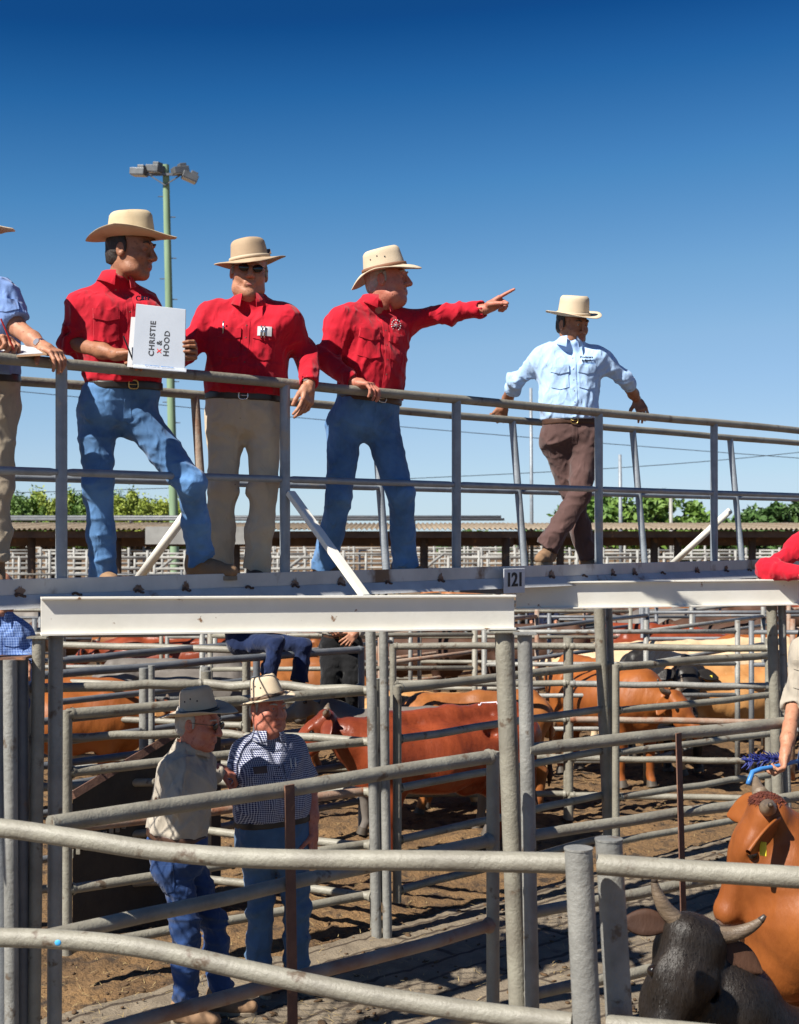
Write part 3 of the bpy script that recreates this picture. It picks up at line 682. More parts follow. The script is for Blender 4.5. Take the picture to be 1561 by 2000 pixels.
tree('lower green tree joining the right side of the domed tree', 1340, 78, 3.9, 5.6, 'leafB', 36, 5, 'tree', .2, .2, 170)
tree('dark green tree on the right edge above the red sleeve', 1515, 74, 4.6, 6.2, 'leafC', 52, 6, 'tree', .2, .2, 170)
tree('far low bush above the shed right of the thin grey mast', 1065, 95, 3.3, 5.0, 'leafC', 16, 8, 'shrub', .2, .2, 120)
tree('small far bush above the shed left of the thin grey mast', 930, 95, 3.0, 5.0, 'leafC', 16, 9, 'shrub', .2, .2, 120)
# ------------------------------------------------------------------ cloth, skin and leather
def cloth(nm, c, k=.8, sc=5, bump=.25, bs=220, rough=.85, wr=1.5, wst=(1.2, 1.2, .75), **kw):
    m = mat(nm, c, tuple(v * k for v in c), sc, rough, 0, bump, bs, spec=.2, sheen=.15, bdist=.004, **kw)
    n = m.node_tree; N, L = n.nodes, n.links; b = N['Principled BSDF']      # creases: ridged noise, then a softer crumple
    tc = N.new('ShaderNodeTexCoord'); mp = N.new('ShaderNodeMapping'); mp.inputs['Scale'].default_value = wst; mp.inputs['Rotation'].default_value = (.3, .5, .2); L.new(tc.outputs['Object'], mp.inputs[0])
    last = b.inputs['Normal'].links[0].from_socket
    for sc_, st_, dist, det in ((9, .55 * wr, .030, 2), (21, .40 * wr, .012, 2)):
        t = N.new('ShaderNodeTexNoise'); t.noise_type = 'RIDGED_MULTIFRACTAL'; t.normalize = True; t.inputs['Scale'].default_value = sc_; t.inputs['Detail'].default_value = det; t.inputs['Distortion'].default_value = .6
        L.new(mp.outputs[0], t.inputs['Vector']); bp = N.new('ShaderNodeBump'); bp.inputs['Strength'].default_value = st_; bp.inputs['Distance'].default_value = dist
        L.new(t.outputs[0], bp.inputs['Height']); L.new(last, bp.inputs['Normal']); last = bp.outputs[0]
    L.new(last, b.inputs['Normal'])
    return m
M['red'] = cloth('red cotton twill', (.50, .006, .022), .74)
M['denim'] = cloth('blue denim', (.115, .26, .52), .40, 3.0, .35, 300)
M['denim2'] = cloth('dark blue denim', (.020, .055, .17), .5, 4, .35, 300)
M['denim3'] = cloth('faded blue denim', (.075, .15, .27), .6, 4, .35, 300)
M['khaki'] = cloth('khaki cotton', (.56, .46, .33), .82, 4, spot=(.10, .07, .05), sscale=17, sthr=.70, swid=.03)
M['sand'] = cloth('sand cotton', (.40, .33, .24), .8, 4)
M['brown'] = cloth('brown trouser cloth', (.105, .058, .052), .72, 4)
M['sky'] = cloth('light blue cotton', (.42, .60, .86), .86, 4)
M['blue'] = cloth('blue chambray', (.20, .32, .62), .8, 5)
M['stone'] = cloth('stone grey cotton', (.40, .352, .285), .82, 5)
M['grey'] = cloth('grey cotton', (.30, .28, .26), .8, 5)
M['denim4'] = cloth('very dark denim', (.010, .022, .075), .6, 4)
M['navy'] = cloth('navy cloth', (.012, .018, .05), .7, 5)
M['blackcloth'] = cloth('black cloth', (.004, .004, .005), .7, 5)
def check(nm, base, line, fx, fz, thick=.35):
    m = cloth(nm, base, .9, 5); n = m.node_tree; N, L = n.nodes, n.links; b = N['Principled BSDF']
    tc = N.new('ShaderNodeTexCoord'); sx = N.new('ShaderNodeSeparateXYZ'); L.new(tc.outputs['Object'], sx.inputs[0])
    def math_(op, a, v=None, b_=None):
        q = N.new('ShaderNodeMath'); q.operation = op
        L.new(a, q.inputs[0])
        if v is not None: q.inputs[1].default_value = v
        if b_ is not None: L.new(b_, q.inputs[1])
        return q.outputs[0]
    def stripes(s, f): return math_('LESS_THAN', math_('FRACT', math_('MULTIPLY', s, f)), thick)
    xy = math_('ADD', math_('MULTIPLY', sx.outputs[0], .9), b_=math_('MULTIPLY', sx.outputs[1], .75))
    mxv = math_('MULTIPLY', math_('ADD', stripes(xy, fx), b_=stripes(sx.outputs[2], fz)), .5)
    mx = N.new('ShaderNodeMix'); mx.data_type = 'RGBA'; old = b.inputs['Base Color'].links[0].from_socket
    L.new(mxv, mx.inputs[0]); L.new(old, mx.inputs[6]); mx.inputs[7].default_value = (*line, 1); L.new(mx.outputs[2], b.inputs['Base Color'])
    return m
M['plaid'] = check('navy and white check cotton', (.012, .020, .085), (.56, .58, .66), 92, 92, .34)
M['bcheck'] = check('blue small check cotton', (.07, .13, .33), (.25, .36, .62), 60, 60, .3)
def skin(nm, c, red): return mat(nm, c, red, 22, .5, 0, .5, 90, spec=.35, bdist=.004, spot=tuple(v * .62 for v in red), sscale=55, sthr=.58, swid=.12)
M['skin'] = skin('tanned skin', (.44, .225, .135), (.38, .155, .09))
M['skin_dark'] = skin('deeply tanned skin', (.34, .155, .085), (.27, .11, .06))
M['skin_red'] = skin('ruddy skin', (.47, .20, .135), (.42, .125, .08))
M['hat'] = mat('cream felt', (.56, .455, .30), (.47, .37, .235), 9, .9, 0, .15, 160, spec=.15, spot=(.34, .25, .14), sscale=9, sthr=.66, swid=.1, bdist=.004)
M['hat_tan'] = mat('tan felt', (.44, .325, .215), (.36, .26, .17), 8, .9, 0, .15, 160, spec=.15, bdist=.004)
M['hat_white'] = mat('pale felt', (.60, .495, .36), (.52, .42, .295), 8, .9, 0, .15, 160, spec=.15, bdist=.004)
M['hat_grey'] = mat('grey beige felt', (.56, .46, .345), (.46, .375, .28), 7, .9, 0, .15, 160, spec=.15, bdist=.004)
M['hat_navy'] = mat('navy felt', (.03, .035, .06), None, rough=.9)
M['band'] = mat('brown hat band', (.15, .09, .055), (.09, .05, .03), 40, .6, bump=.4, bscale=200)
M['band_tan'] = mat('felt hat band', (.50, .39, .27), None, rough=.8)
M['band_red'] = mat('rust hat band', (.20, .09, .05), None, rough=.8)
M['hair_dark'] = mat('dark hair', (.018, .012, .009), (.03, .02, .014), 30, .6, 0, .8, 90, bdist=.006)
M['hair_grey'] = mat('grey hair', (.42, .39, .35), (.28, .25, .22), 40, .7, 0, .8, 90, bdist=.006)
M['leather'] = mat('brown belt leather', (.075, .035, .02), (.05, .022, .012), 20, .45)
M['leather_black'] = mat('black belt leather', (.02, .016, .014), None, rough=.4)
M['boot'] = mat('tan suede', (.27, .16, .085), (.19, .11, .06), 10, .85, 0, .3, 90, bdist=.005)
M['sole'] = mat('boot sole', (.30, .24, .17), (.18, .14, .10), 14, .9)
M['boot_dark'] = mat('dark boot leather', (.05, .03, .02), (.035, .02, .015), 10, .6)
M['brass'] = mat('brass', (.60, .42, .16), None, rough=.3, metal=1)
M['steel'] = mat('bright steel', (.6, .6, .6), None, rough=.25, metal=1)
M['lens'] = mat('sunglass lens', (.006, .006, .007), None, rough=.08)
M['wire'] = mat('spectacle wire', (.10, .08, .06), None, rough=.3, metal=.6)
M['eyew'] = mat('eye white', (.30, .26, .23), None, rough=.25)
M['iris'] = mat('dark iris', (.03, .02, .015), None, rough=.15)
M['lips'] = mat('lips', (.30, .10, .075), None, rough=.5)
M['paper'] = mat('white paper', (.50, .50, .51), (.45, .45, .46), 5, .7)
M['binder'] = mat('white vinyl binder', (.38, .41, .46), (.33, .36, .41), 5, .3, spot=(.30, .30, .32), sscale=12, sthr=.68)
M['board'] = mat('brown clipboard', (.32, .19, .10), (.26, .15, .08), 8, .6)
M['ink'] = mat('black ink', (.01, .01, .014), None, rough=.5)
M['redink'] = mat('red plastic', (.55, .03, .02), None, rough=.35)
M['bluep'] = mat('blue plastic', (.05, .20, .48), (.035, .15, .40), 10, .4)
M['bluet'] = mat('blue tassel yarn', (.004, .009, .10), (.007, .018, .16), 12, .7)

def ortho(F, U):
    U = U.normalized(); F = (F - U * F.dot(U)).normalized(); return F, U, F.cross(U)      # front, up, wearer's right
FL = ((.041, .026, .021), (.046, .029, .022), (.042, .027, .021), (.033, .021, .018))
def hand(f, wr, d, n, right, curl, spread=.08, sc=1.0, thumb=(.75, .55, .35), tc=.25):
    d = Vector(d).normalized(); n = Vector(n); n = (n - d * n.dot(d)).normalized(); t = d.cross(n) * (1 if right else -1)
    f.cone(wr - d * .01, wr + d * .03 * sc, .026 * sc, .028 * sc, .015)
    for i in range(4):
        off = t * ((1.5 - i) * .0205 * sc); kn = wr + d * ((.088 - .004 * abs(i - 1.2)) * sc) + off - n * .002
        f.cone(wr + d * .02 * sc + off * .75, kn, .0150 * sc, .0118 * sc, .012)
    f.ell(wr + d * .045 * sc + n * .010, (.034 * sc, .030 * sc, .013 * sc), (d, t, n), .012)
    for i in range(4):
        off = t * ((1.5 - i) * .0205 * sc); p = wr + d * ((.088 - .004 * abs(i - 1.2)) * sc) + off
        c = curl[i]; dd = (d + t * ((1.5 - i) * spread)).normalized(); ang = 0
        for j in range(3):
            a = c[j]; ang += a
            q = p + (dd * math.cos(ang) + n * math.sin(ang)) * (FL[i][j] * sc)
            f.cone(p, q, (.0098, .0088, .0080)[j] * sc, (.0090, .0082, .0070)[j] * sc, .003); p = q
    p = wr + d * .022 * sc + t * .028 * sc + n * .006
    td = (d * thumb[1] + t * thumb[0] + n * thumb[2]).normalized()
    for j, l in enumerate((.042, .034, .027)):
        q = p + td * l * sc; f.cone(p, q, (.0155, .0115, .0100)[j] * sc, (.0118, .0102, .0085)[j] * sc, .006 if j else .012)
        p = q; td = (td + d * tc * .6 + n * tc * .4 - t * tc * .5).normalized()

def patch(name, bvh, c, ux, uy, wd, ht, ray, m, parent, nu=8, nv=8, lift=.004, shape=None, smooth=True):
    """a piece of cloth, print or hardware lying on a garment; follows its surface"""
    P_ = {}; mb = MB(); ray = ray.normalized()
    for i in range(nu + 1):
        for j in range(nv + 1):
            u, v = i / nu - .5, j / nv - .5
            if shape: u, v = shape(u, v)
            h = bvh.ray_cast(c + ux * (u * wd) + uy * (v * ht) - ray * .35, ray, .8)
            if h[0] is not None: P_[i, j] = h[0]
    top = {k: len(mb.v) + n_ for n_, k in enumerate(P_)}
    vs = [p - ray * lift for p in P_.values()]; n0 = len(vs); vs += [p + ray * .003 for p in P_.values()]
    fs = []; edge = {}
    for i in range(nu):
        for j in range(nv):
            q = [(i, j), (i + 1, j), (i + 1, j + 1), (i, j + 1)]
            if all(k in P_ for k in q):
                fs.append(tuple(top[k] for k in q))
                for a, b in zip(q, q[1:] + q[:1]): edge[a, b] = 1
    for a, b in list(edge):
        if (b, a) not in edge: fs.append((top[b], top[a], top[a] + n0, top[b] + n0))
    if not fs: return None
    mb.add(vs, fs); return part(name, mb, m, parent, auto=50)
def spotball(bvh, p, ray, r, m, name, parent, mbx=None):
    h = bvh.ray_cast(p - ray * .35, ray, .8)
    if h[0] is not None:
        mb = mbx or MB(); z = ray; x = z.orthogonal().normalized(); mb.ball(h[0] - ray * .002, (r, r, r * .5), 5, 0, (x, z.cross(x), z))
        if mbx is None: part(name, mb, m, parent, smooth=True)

def hat(parent, c, U, F, m, band, brim=.095, ch=.115, rx=.082, ry=.10, lift=.03, droop=.012, top=.82, dent=.022, pinch=.012, bh=.02, feather=False, lab=None, flat=False, holes=0, brimback=0):
    F, U, R = ortho(F, U); n = 56; rows = []
    def pt(th, s, z): return c + F * (math.cos(th) * ry * s) + R * (math.sin(th) * rx * s) + U * z
    TH = [2 * math.pi * k / n for k in range(n)]
    def bz(th, t):
        sd_ = math.sin(th) ** 2; fr = math.cos(th)
        return (t ** 1.6) * (lift * sd_ - droop * (1 - sd_) * (1 if fr > 0 else 1 + brimback))
    def bs(th, t): return 1 + t * (brim / (rx * abs(math.sin(th)) + ry * abs(math.cos(th)) + 1e-6)) * (1.0 if flat else (1 - .10 * math.sin(th) ** 2))
    th0 = .0035
    for t in (0, .25, .5, .75, .97): rows.append([pt(q, bs(q, t), bz(q, t) - th0) for q in TH])
    rows.append([pt(q, bs(q, 1.0), bz(q, 1)) for q in TH])
    for t in (.97, .75, .5, .25, .06): rows.append([pt(q, bs(q, t), bz(q, t) + th0) for q in TH])
    for h in (.05, .12, .3, .5, .7, .85, .94, .985, 1.0):
        s = (1 + (top - 1) * h) * (1 - (max(0, h - .82) / .18) ** 2.5 * .16); rr = []
        for q in TH:
            fr = max(0, math.cos(q)); pn = pinch * fr ** 2 * abs(math.sin(q)) * 2.2 * max(0, h - .35)
            p = pt(q, s, h * ch * (1 + .05 * fr * h)); p -= R * (math.copysign(1, math.sin(q)) * pn); rr.append(p)
        rows.append(rr)
    last = rows[-1]; cc = sum(last, V(0, 0, 0)) / n
    for f_ in (.8, .55, .3, .1):
        rr = []
        for p in last:
            q = cc + (p - cc) * f_; x = (q - cc).dot(R); y = (q - cc).dot(F)
            rr.append(q - U * (dent * math.exp(-(x / .03) ** 2) * (1 - f_ ** 3)) - U * (flat and .004 or 0))
        rows.append(rr)
    mb = MB(); mb.grid(rows, 0, True); k = len(mb.v) - n; mb.f.append(tuple(range(k, k + n))); mb.m.append(0)
    ho = part('hat', mb, m, parent, auto=70)
    if lab: ho['label'] = lab
    mb = MB(); rr = []
    for z, e in ((.004, .004), (.006, .007), (bh, .007), (bh + .002, .003)):
        s = 1 + (top - 1) * z / ch; rr.append([pt(q, s + e / .09, z + .002) for q in TH])
    mb.grid(rr, 0, True); part('hat_band', mb, band, ho, smooth=True)
    if feather:
        mb = MB(); o = pt(-1.2, 1.08, bh); mb.bar(o, o + R * .0 + U * .03 - F * .045 - R * -.0, .018, .003, R); part('feather', mb, M['band'], ho)
    if holes:
        mb = MB()
        for a_, z in [(math.radians(-70 - 22 * i) * (1 if holes > 0 else -1), .55 + .1 * (i % 2)) for i in range(3)]:
            s = 1 + (top - 1) * z; mb.ball(pt(-a_, s * 1.005, z * ch), .0045, 4)
        part('air_hole', mb, M['ink'], ho)
    return ho

def head_field(c, f, u, fat=0.0, neckbase=None, K=1.13):
    f, u, r = ortho(f, u); F_ = Field(); q = lambda a, b, c_: c + (r * a + f * b + u * c_) * K
    E = lambda c_, rr, ax_, k_, op=1: F_.ell(c_, tuple(x * K for x in rr), ax_, k_ * K, op)
    C = lambda a, b, ra, rb, k_, op=1: F_.cone(a, b, ra * K, rb * K, k_ * K, op)
    ax = (r, f, u)
    E(q(0, -.012, .035), (.077, .098, .095), ax, .02)
    E(q(0, .028, -.042), (.060 + fat, .066, .085), ax, .03)
    E(q(0, -.005, -.045), (.066 + fat, .07, .06), ax, .03)
    E(q(0, .070, -.103), (.026 + fat * .5, .022, .020), ax, .03)
    for s in (-1, 1):
        E(q(.040 * s, .060, -.025), (.024, .022, .022), ax, .03)
        E(q((.048 + fat) * s, .028, -.085), (.022, .035, .022), ax, .03)
    C(q(-.034, .086, .030), q(.034, .086, .030), .0125, .0125, .018)
    for s in (-1, 1): E(q(.032 * s, .104, .010), (.019, .020, .013), ax, .012, -1)
    for s in (-1, 1): E(q(.032 * s, .081, .011), (.0135, .0135, .0125), ax, .006)
    C(q(0, .092, .022), q(0, .117, -.028), .0085, .0150, .010)
    for s in (-1, 1): E(q(.013 * s, .104, -.033), (.0095, .012, .009), ax, .007)
    C(q(-.018, .090, -.060), q(.018, .090, -.060), .0075, .0075, .009)
    C(q(-.016, .089, -.072), q(.016, .089, -.072), .0085, .0085, .009)
    C(q(-.024, .102, -.066), q(.024, .102, -.066), .0022, .0022, .004, -1)
    for s in (-1, 1):
        E(q((.080 + fat * .4) * s, -.008, -.004), (.010, .021, .033), ax, .006)
        E(q((.089 + fat * .4) * s, -.004, .0), (.005, .011, .019), ax, .004, -1)
    if neckbase is not None:
        F_.cone(q(0, -.022, -.05), neckbase - u * .05, .056 + fat * .6, .062 + fat * .6, .03)
        if fat > .003: E(q(0, .025, -.115), (.05, .05, .03), ax, .04)
    F_.fold(.0016, 60, 3)
    return F_, (f, u, r)

def person(label, Z, J, F, face, up=V(0, 0, 1), floor=DECK, skinm='skin', shirt='red', sleeve='long', pants='denim', boots='boot', solem='sole', hatp=None, hair='hair_grey', fat=.0,
           tw=.205, td=.118, bw=.175, wd=.12, belly=None, hands=None, toes=((0, -1), (0, -1)), belt='leather', buckle='brass', collar=True, vneck=.10, pockets=True, placket=True, grp=None,
           seed=1, res=.009, glasses=None, extra=None, rollA=.14, rollB=.14, legr=1.0, shirt_label=None, head=True, watch=None, armr=1.0, foldamp=.010, base=None, scale=1.0, tuck=.0, hsc=1.08):
    Q = {}
    for k_, v_ in J.items(): Q[k_] = P(v_[0], v_[1], Z + (v_[2] if len(v_) > 2 else 0))
    neck, pel, bl = Q['neck'], Q['pel'], Q['belt']
    F, U, R = ortho(Vector(F), neck - pel)
    for a_, b_ in (('A', 'B'), ('B', 'A')): Q['sj' + a_] = Q['sh' + a_] - U * .062 + (Q['sh' + b_] - Q['sh' + a_]).normalized() * .036
    for a_ in 'AB': Q['sh' + a_] = Q['sj' + a_]
    base = base or V(pel.x, pel.y, floor)
    ch = pel.lerp(neck, .68)
    # ---- the body: trunk, limbs, head and hands in one mesh
    pieces = []; b = Field()
    for s in (-1, 1): b.cone(bl + R * s * (bw - wd), ch + R * s * (tw - td - .01), wd - .022, td - .014, .05)
    b.cone(bl, pel, wd - .02, wd - .02, .05); b.ell(neck - U * .06, (.08, .06, .05), (R, F, U), .05)
    for sd_ in 'AB':
        b.cone(neck - U * .05, Q['sh' + sd_], .032, .036, .03); b.cone(Q['sh' + sd_], Q['el' + sd_], .042, .042 * armr, .02); b.cone(Q['el' + sd_], Q['wr' + sd_], .042 * armr, .029 * armr, .02)
        if 'kn' + sd_ in Q:
            b.cone(Q['hip' + sd_], Q['kn' + sd_], .07, .048, .03); b.cone(Q['kn' + sd_], Q['an' + sd_], .048, .035, .02)
    pieces.append(b.mesh(.013))
    fr = None
    if head:
        hf, fr = head_field(Q['head'], Vector(face), Vector(up), fat, neck); pieces.append(hf.mesh(.0042))
    if hands:
        for sd_ in 'AB':
            h = hands.get(sd_)
            if not h: continue
            f_ = Field(); wr = Q['wr' + sd_]; el = Q['el' + sd_]; dd = (wr - el).normalized(); L_ = (wr - el).length
            f_.cone(wr - dd * min(.2, L_ * .9), wr - dd * min(.10, L_ * .4), .041 * armr, .038 * armr, .02); f_.cone(wr - dd * min(.10, L_ * .4), wr, .038 * armr, .027, .02)
            hand(f_, wr, h['d'], h['n'], sd_ == 'A', h['c'], h.get('s', .08), h.get('sc', hsc), h.get('th', (.75, .55, .35)), h.get('tc', .25)); pieces.append(f_.mesh(.0034))
    body = npmesh('person', pieces, M[skinm], base=base); tag(body, label, 'person', grp)
    # ---- shirt
    s_ = Field(); fc = []
    wb_ = bl.lerp(neck, .12)
    for s in (-1, 1):
        s_.cone(wb_ + R * s * (bw - wd), ch + R * s * (tw - td), wd + .004, td + .004, .05)
        s_.cone(bl + R * s * (bw - wd), wb_ + R * s * (bw - wd), wd - .004, wd + .004, .03)
    s_.cone(wb_, ch, wd, td, .05); s_.cone(bl - U * .02, wb_, wd - .004, wd, .03)
    if belly: s_.ell(bl.lerp(neck, belly[0]) + F * belly[1], belly[2], (R, F, U), .08)
    for sd_ in 'AB':
        sh, el, wr = Q['sh' + sd_], Q['el' + sd_], Q['wr' + sd_]
        s_.cone(neck - U * .004, sh + U * .012, .060, .050, .06); s_.cone(ch + (sh - ch) * .5 - U * .02, sh - U * .01, .085, .060, .09)
        lx = (wr - el); ll = lx.length; ua = (el - sh).length; roll = rollA if sd_ == 'A' else rollB
        if sleeve == 'short':
            e = sh + (el - sh).normalized() * ua * .82; s_.cone(sh, e, .068 * armr, .072 * armr, .05, cap=True)
        else:
            s_.cone(sh, el, .062 * armr, .057 * armr, .09)
            e = el + lx.normalized() * (ll - .015 if sleeve == 'long' else roll)
            s_.cone(el, e, .060 * armr, (.047 if sleeve == 'long' else .056) * armr, .03, cap=True)
            cl = .06 if sleeve == 'long' else .055
            s_.cone(e - lx.normalized() * cl, e, (.049 if sleeve == 'long' else .060) * armr, (.048 if sleeve == 'long' else .061) * armr, .006, cap=True, capa=True)
            fc.append((el, .11, 1.3))
        fc.append((sh - U * .08, .12, .6))
        s_.cone(e - (wr - el).normalized() * .004 if sleeve != 'short' else e, e + (lx.normalized() if sleeve != 'short' else (el - sh).normalized()) * .03, .042 * armr, .042 * armr, .002, -1)
    fc.append((bl, .17, 1.2)); fc.append((ch - U * .12, .2, .45))
    s_.fold(foldamp * 1.4, 30, seed, fc, ridged=.8, st=(1.25, 1.25, .7)); s_.fold(foldamp * .75, 52, seed + 1, fc, ridged=.7)
    s_.cut(bl + U * .012, -U, .45)
    if vneck:
        s_.cone(neck + F * .085 + U * .05, neck + F * (td + .01) - U * vneck, .040, .006, .008, -1)
    s_.cone(neck + U * .0, neck + U * .12, .058 + fat * .5, .075, .006, -1)
    sp = s_.mesh(res * .85); so = npmesh('shirt', [sp], M[shirt], body)
    if shirt_label: so['label'] = shirt_label
    bvh = BVHTree.FromPolygons([Vector(v) for v in sp[0]], [tuple(int(i) for i in q) for q in sp[1]])
    mS = M[shirt]
    if collar:
        rows = []; hd = (Q['head'] - neck).normalized() if 'head' in Q else U; ca = (U * .75 + hd * .25 - F * .12).normalized(); cf = (F - ca * F.dot(ca)).normalized(); cr = cf.cross(ca)
        nn = 30; r0 = .064 + fat * .6
        for rad, z, drop in ((r0, .012, 0), (r0 + .003, .042, .0), (r0 + .010, .044, 0), (r0 + .020, .020, .012), (r0 + .032, -.004, .034), (r0 + .029, -.006, .034), (r0 + .012, .02, .01)):
            rr = []
            for k_ in range(nn + 1):
                th = -math.radians(158) + math.radians(316) * k_ / nn; fwd = max(0, -math.cos(th)) if False else max(0, math.cos(th + math.pi)); a = abs(th) / math.radians(158)
                dr = drop * (max(0, a - .55) / .45) ** 1.5; op = .016 * (max(0, a - .6) / .4)
                dirv = -cf * math.cos(th) + cr * math.sin(th)
                rr.append(neck - U * .012 + dirv * (rad + op) + ca * (z - .012 * a - dr) + cf * (.012 * a))
            rows.append(rr)
        mb = MB(); mb.grid(rows); part('collar', mb, mS, so, smooth=True)
    if placket:
        hgt = (neck - bl).length
        patch('placket', bvh, bl + U * (hgt - vneck) * .52, R, U, .034, (hgt - vneck) * .94, -F, mS, so, 3, 40, .0035)
        mb = MB()
        for k_ in range(6): spotball(bvh, bl + U * (hgt - vneck) * (.1 + .165 * k_), -F, .0055, None, '', None, mb)
        if mb.v: part('button', mb, M['leather'], so, smooth=True)
    if pockets:
        for s in (-1, 1):
            c_ = ch - U * .035 + R * s * .092
            p_ = patch('pocket', bvh, c_ - U * .02, R, U, .115, .125, -F, mS, so, 10, 10, .006, lambda u, v: (u, v * (1 if v > 0 else 1 - .0) + (-.12 if v < -.45 else 0) * (1 - abs(u) * 2)))
            if p_: patch('pocket_flap', bvh, c_ + U * .045, R, U, .122, .05, -F, mS, p_, 10, 5, .012, lambda u, v: (u, v - (.28 * (1 - abs(u) * 2) if v < -.2 else 0)))
    # ---- trousers
    t_ = Field()
    for s in (-1, 1): t_.cone(bl + R * s * (bw - wd + .005) + U * .03, pel + R * s * (bw - wd + .012), wd - .008, wd, .05)
    t_.cone(bl + U * .03, pel, wd - .01, wd - .005, .05); fc = []
    for sd_ in 'AB':
        if 'kn' + sd_ not in Q: continue
        hp, kn, an = Q['hip' + sd_], Q['kn' + sd_], Q['an' + sd_]
        t_.ell(hp - F * .03, (.078, .105, .11), (R, F, U), .05)
        t_.cone(hp, kn, .094 * legr, .073 * legr, .035); m_ = kn.lerp(an, .5)
        t_.cone(kn, m_, .071 * legr, .067 * legr, .03); t_.cone(m_, an, .067 * legr, .074 * legr, .03, cap=True)
        fc += [(kn, .13, 1.1), (an, .13, 1.6), (hp - U * .03 + F * .06, .11, .8)]
    t_.fold(foldamp * 1.05, 32, seed + 5, fc, st=(.8, .8, 1.2), ridged=.8); t_.fold(foldamp * .65, 55, seed + 6, fc, st=(.8, .8, 1.2), ridged=.7)
    t_.cut(bl + U * .016, U, .4)
    tp = t_.mesh(res * .9); to = npmesh('trousers', [tp], M[pants], body)
    tb = BVHTree.FromPolygons([Vector(v) for v in tp[0]], [tuple(int(i) for i in q) for q in tp[1]])
    patch('fly', tb, pel + U * .01 + R * -.004, R, U, .035, .15, -F, M[pants], to, 3, 12, .003)
    if belt:
        e_ = Field()
        for s in (-1, 1): e_.cone(bl + R * s * (bw - wd + .005) - U * .05, bl + R * s * (bw - wd + .005) + U * .05, wd + .0015, wd + .0015, .05)
        e_.cone(bl - U * .05, bl + U * .05, wd, wd, .05); e_.cut(bl + U * .020, U); e_.cut(bl - U * .020, -U); ep = e_.mesh(.006)
        bo = npmesh('belt', [ep], M[belt], body)
        eb = BVHTree.FromPolygons([Vector(v) for v in ep[0]], [tuple(int(i) for i in q) for q in ep[1]])
        if buckle:
            h_ = eb.ray_cast(bl + F * .5, -F, 1)
            if h_[0] is not None:
                mb = MB(); o_ = h_[0] + F * .005; w2, h2 = .024, .021
                rp_ = [o_ + R * (w2 * math.copysign(abs(math.cos(a)) ** .6, math.cos(a))) + U * (h2 * math.copysign(abs(math.sin(a)) ** .6, math.sin(a))) for a in np.linspace(0, 2 * math.pi, 17)]
                mb.tube(rp_, .0042, 6, caps=False); mb.tube([o_ - U * .0 + R * w2, o_ - R * w2], .0025, 6); part('buckle', mb, M[buckle], bo, smooth=True)
    # ---- boots
    for sd_, tv in zip('AB', toes):
        if 'an' + sd_ not in Q: continue
        an = Q['an' + sd_]; d_ = Vector((tv[0], tv[1], tv[2] if len(tv) > 2 else 0)).normalized(); zf = floor + .012
        fl_ = (len(tv) > 3) and tv[3] or 0
        hz = an.z - .07 if fl_ else zf + .035
        hl = V(an.x, an.y, hz) - d_ * .035; to_ = hl + d_ * .225; sdv = d_.cross(V(0, 0, 1)).normalized()
        f_ = Field(); f_.cone(an + (Q['kn' + sd_] - an).normalized() * .12, hl + V(0, 0, .03), .047, .045, .02)
        f_.cone(hl, hl + d_ * .12, .040, .043, .03); f_.cone(hl + d_ * .10, to_ - d_ * .02, .042, .036, .03); f_.cone(hl + V(0, 0, .05), hl + d_ * .12 + V(0, 0, .015), .042, .036, .03)
        f_.fold(.003, 60, seed)
        upv = sdv.cross(d_).normalized()
        f_.cut(hl - upv * .026, -upv); bo = npmesh('boot', [f_.mesh(.006)], M[boots], body)
        mb = MB(); pts = []
        for k_ in range(20):
            a = 2 * math.pi * k_ / 20; l = .145 * math.cos(a); w_ = .043 * math.sin(a) * (1 + .12 * math.cos(a)) * (.82 if -1.0 < math.cos(a) < .0 else 1)
            pts.append(hl + d_ * (.095 + l) + sdv * w_ - upv * .024)
        mb.prism(pts, -upv * .022); part('sole', mb, M[solem], bo, bevel=.003)
    # ---- head things
    if head:
        f, u, r = fr; c = Q['head']; K_ = 1.13; q = lambda a, b_, c_: c + (r * a + f * b_ + u * c_) * K_
        for s in (-1, 1):
            mb = MB(); e = q(.032 * s, .0835, .0115); mb.ball(e, .0128, 8, 0)
            eo = part('eye', mb, M['eyew'], body, smooth=True); mb = MB(); mb.ball(e + f * .0085, (.0056, .0056, .005), 6, 0, (r, u, f)); part('iris', mb, M['iris'], eo, smooth=True)
            mb = MB(); mb.tube([q(.014 * s, .098, .031), q(.032 * s, .099, .037), q(.050 * s, .083, .032)], [.0045, .006, .0035], 6); part('eyebrow', mb, M[hair], body, smooth=True)
        mb = MB(); mb.ball(q(0, .0945, -.070), (.022, .007, .008), 8, 0, (r, f, u)); part('lips', mb, M['lips'], body, smooth=True)
        hh = Field(); hh.ell(q(0, -.020, .030), (.094, .112, .106), (r, f, u), .01); hh.ell(q(0, -.055, -.03), (.077, .062, .062), (r, f, u), .03)
        hh.fold(.005, 120, 4, None, (1, 1, .4)); hh.cut(q(0, .018, 0), f + u * .12); hh.cut(q(0, -.05, -.066), -u - f * .2)
        for s in (-1, 1): hh.cone(q(.078 * s, .010, .03), q(.080 * s, .014, -.012), .008, .006, .008)
        npmesh('hair', [hh.mesh(.005)], M[hair], body)
        if glasses:
            mb = MB()
            for s in (-1, 1): mb.ball(q(.033 * s, .108, .006), (.028, .006, .021), 8, 0, (r, f, u))
            go_ = part('sunglasses', mb, M['lens'], body, smooth=True); mb = MB()
            mb.tube([q(-.01, .113, .012), q(0, .118, .014), q(.01, .113, .012)], .0022, 6)
            for s in (-1, 1): mb.tube([q(.056 * s, .102, .014), q(.076 * s, .07, .014), q(.086 * s, -.005, .012)], .002, 6)
            part('frame', mb, M['wire'], go_, smooth=True)
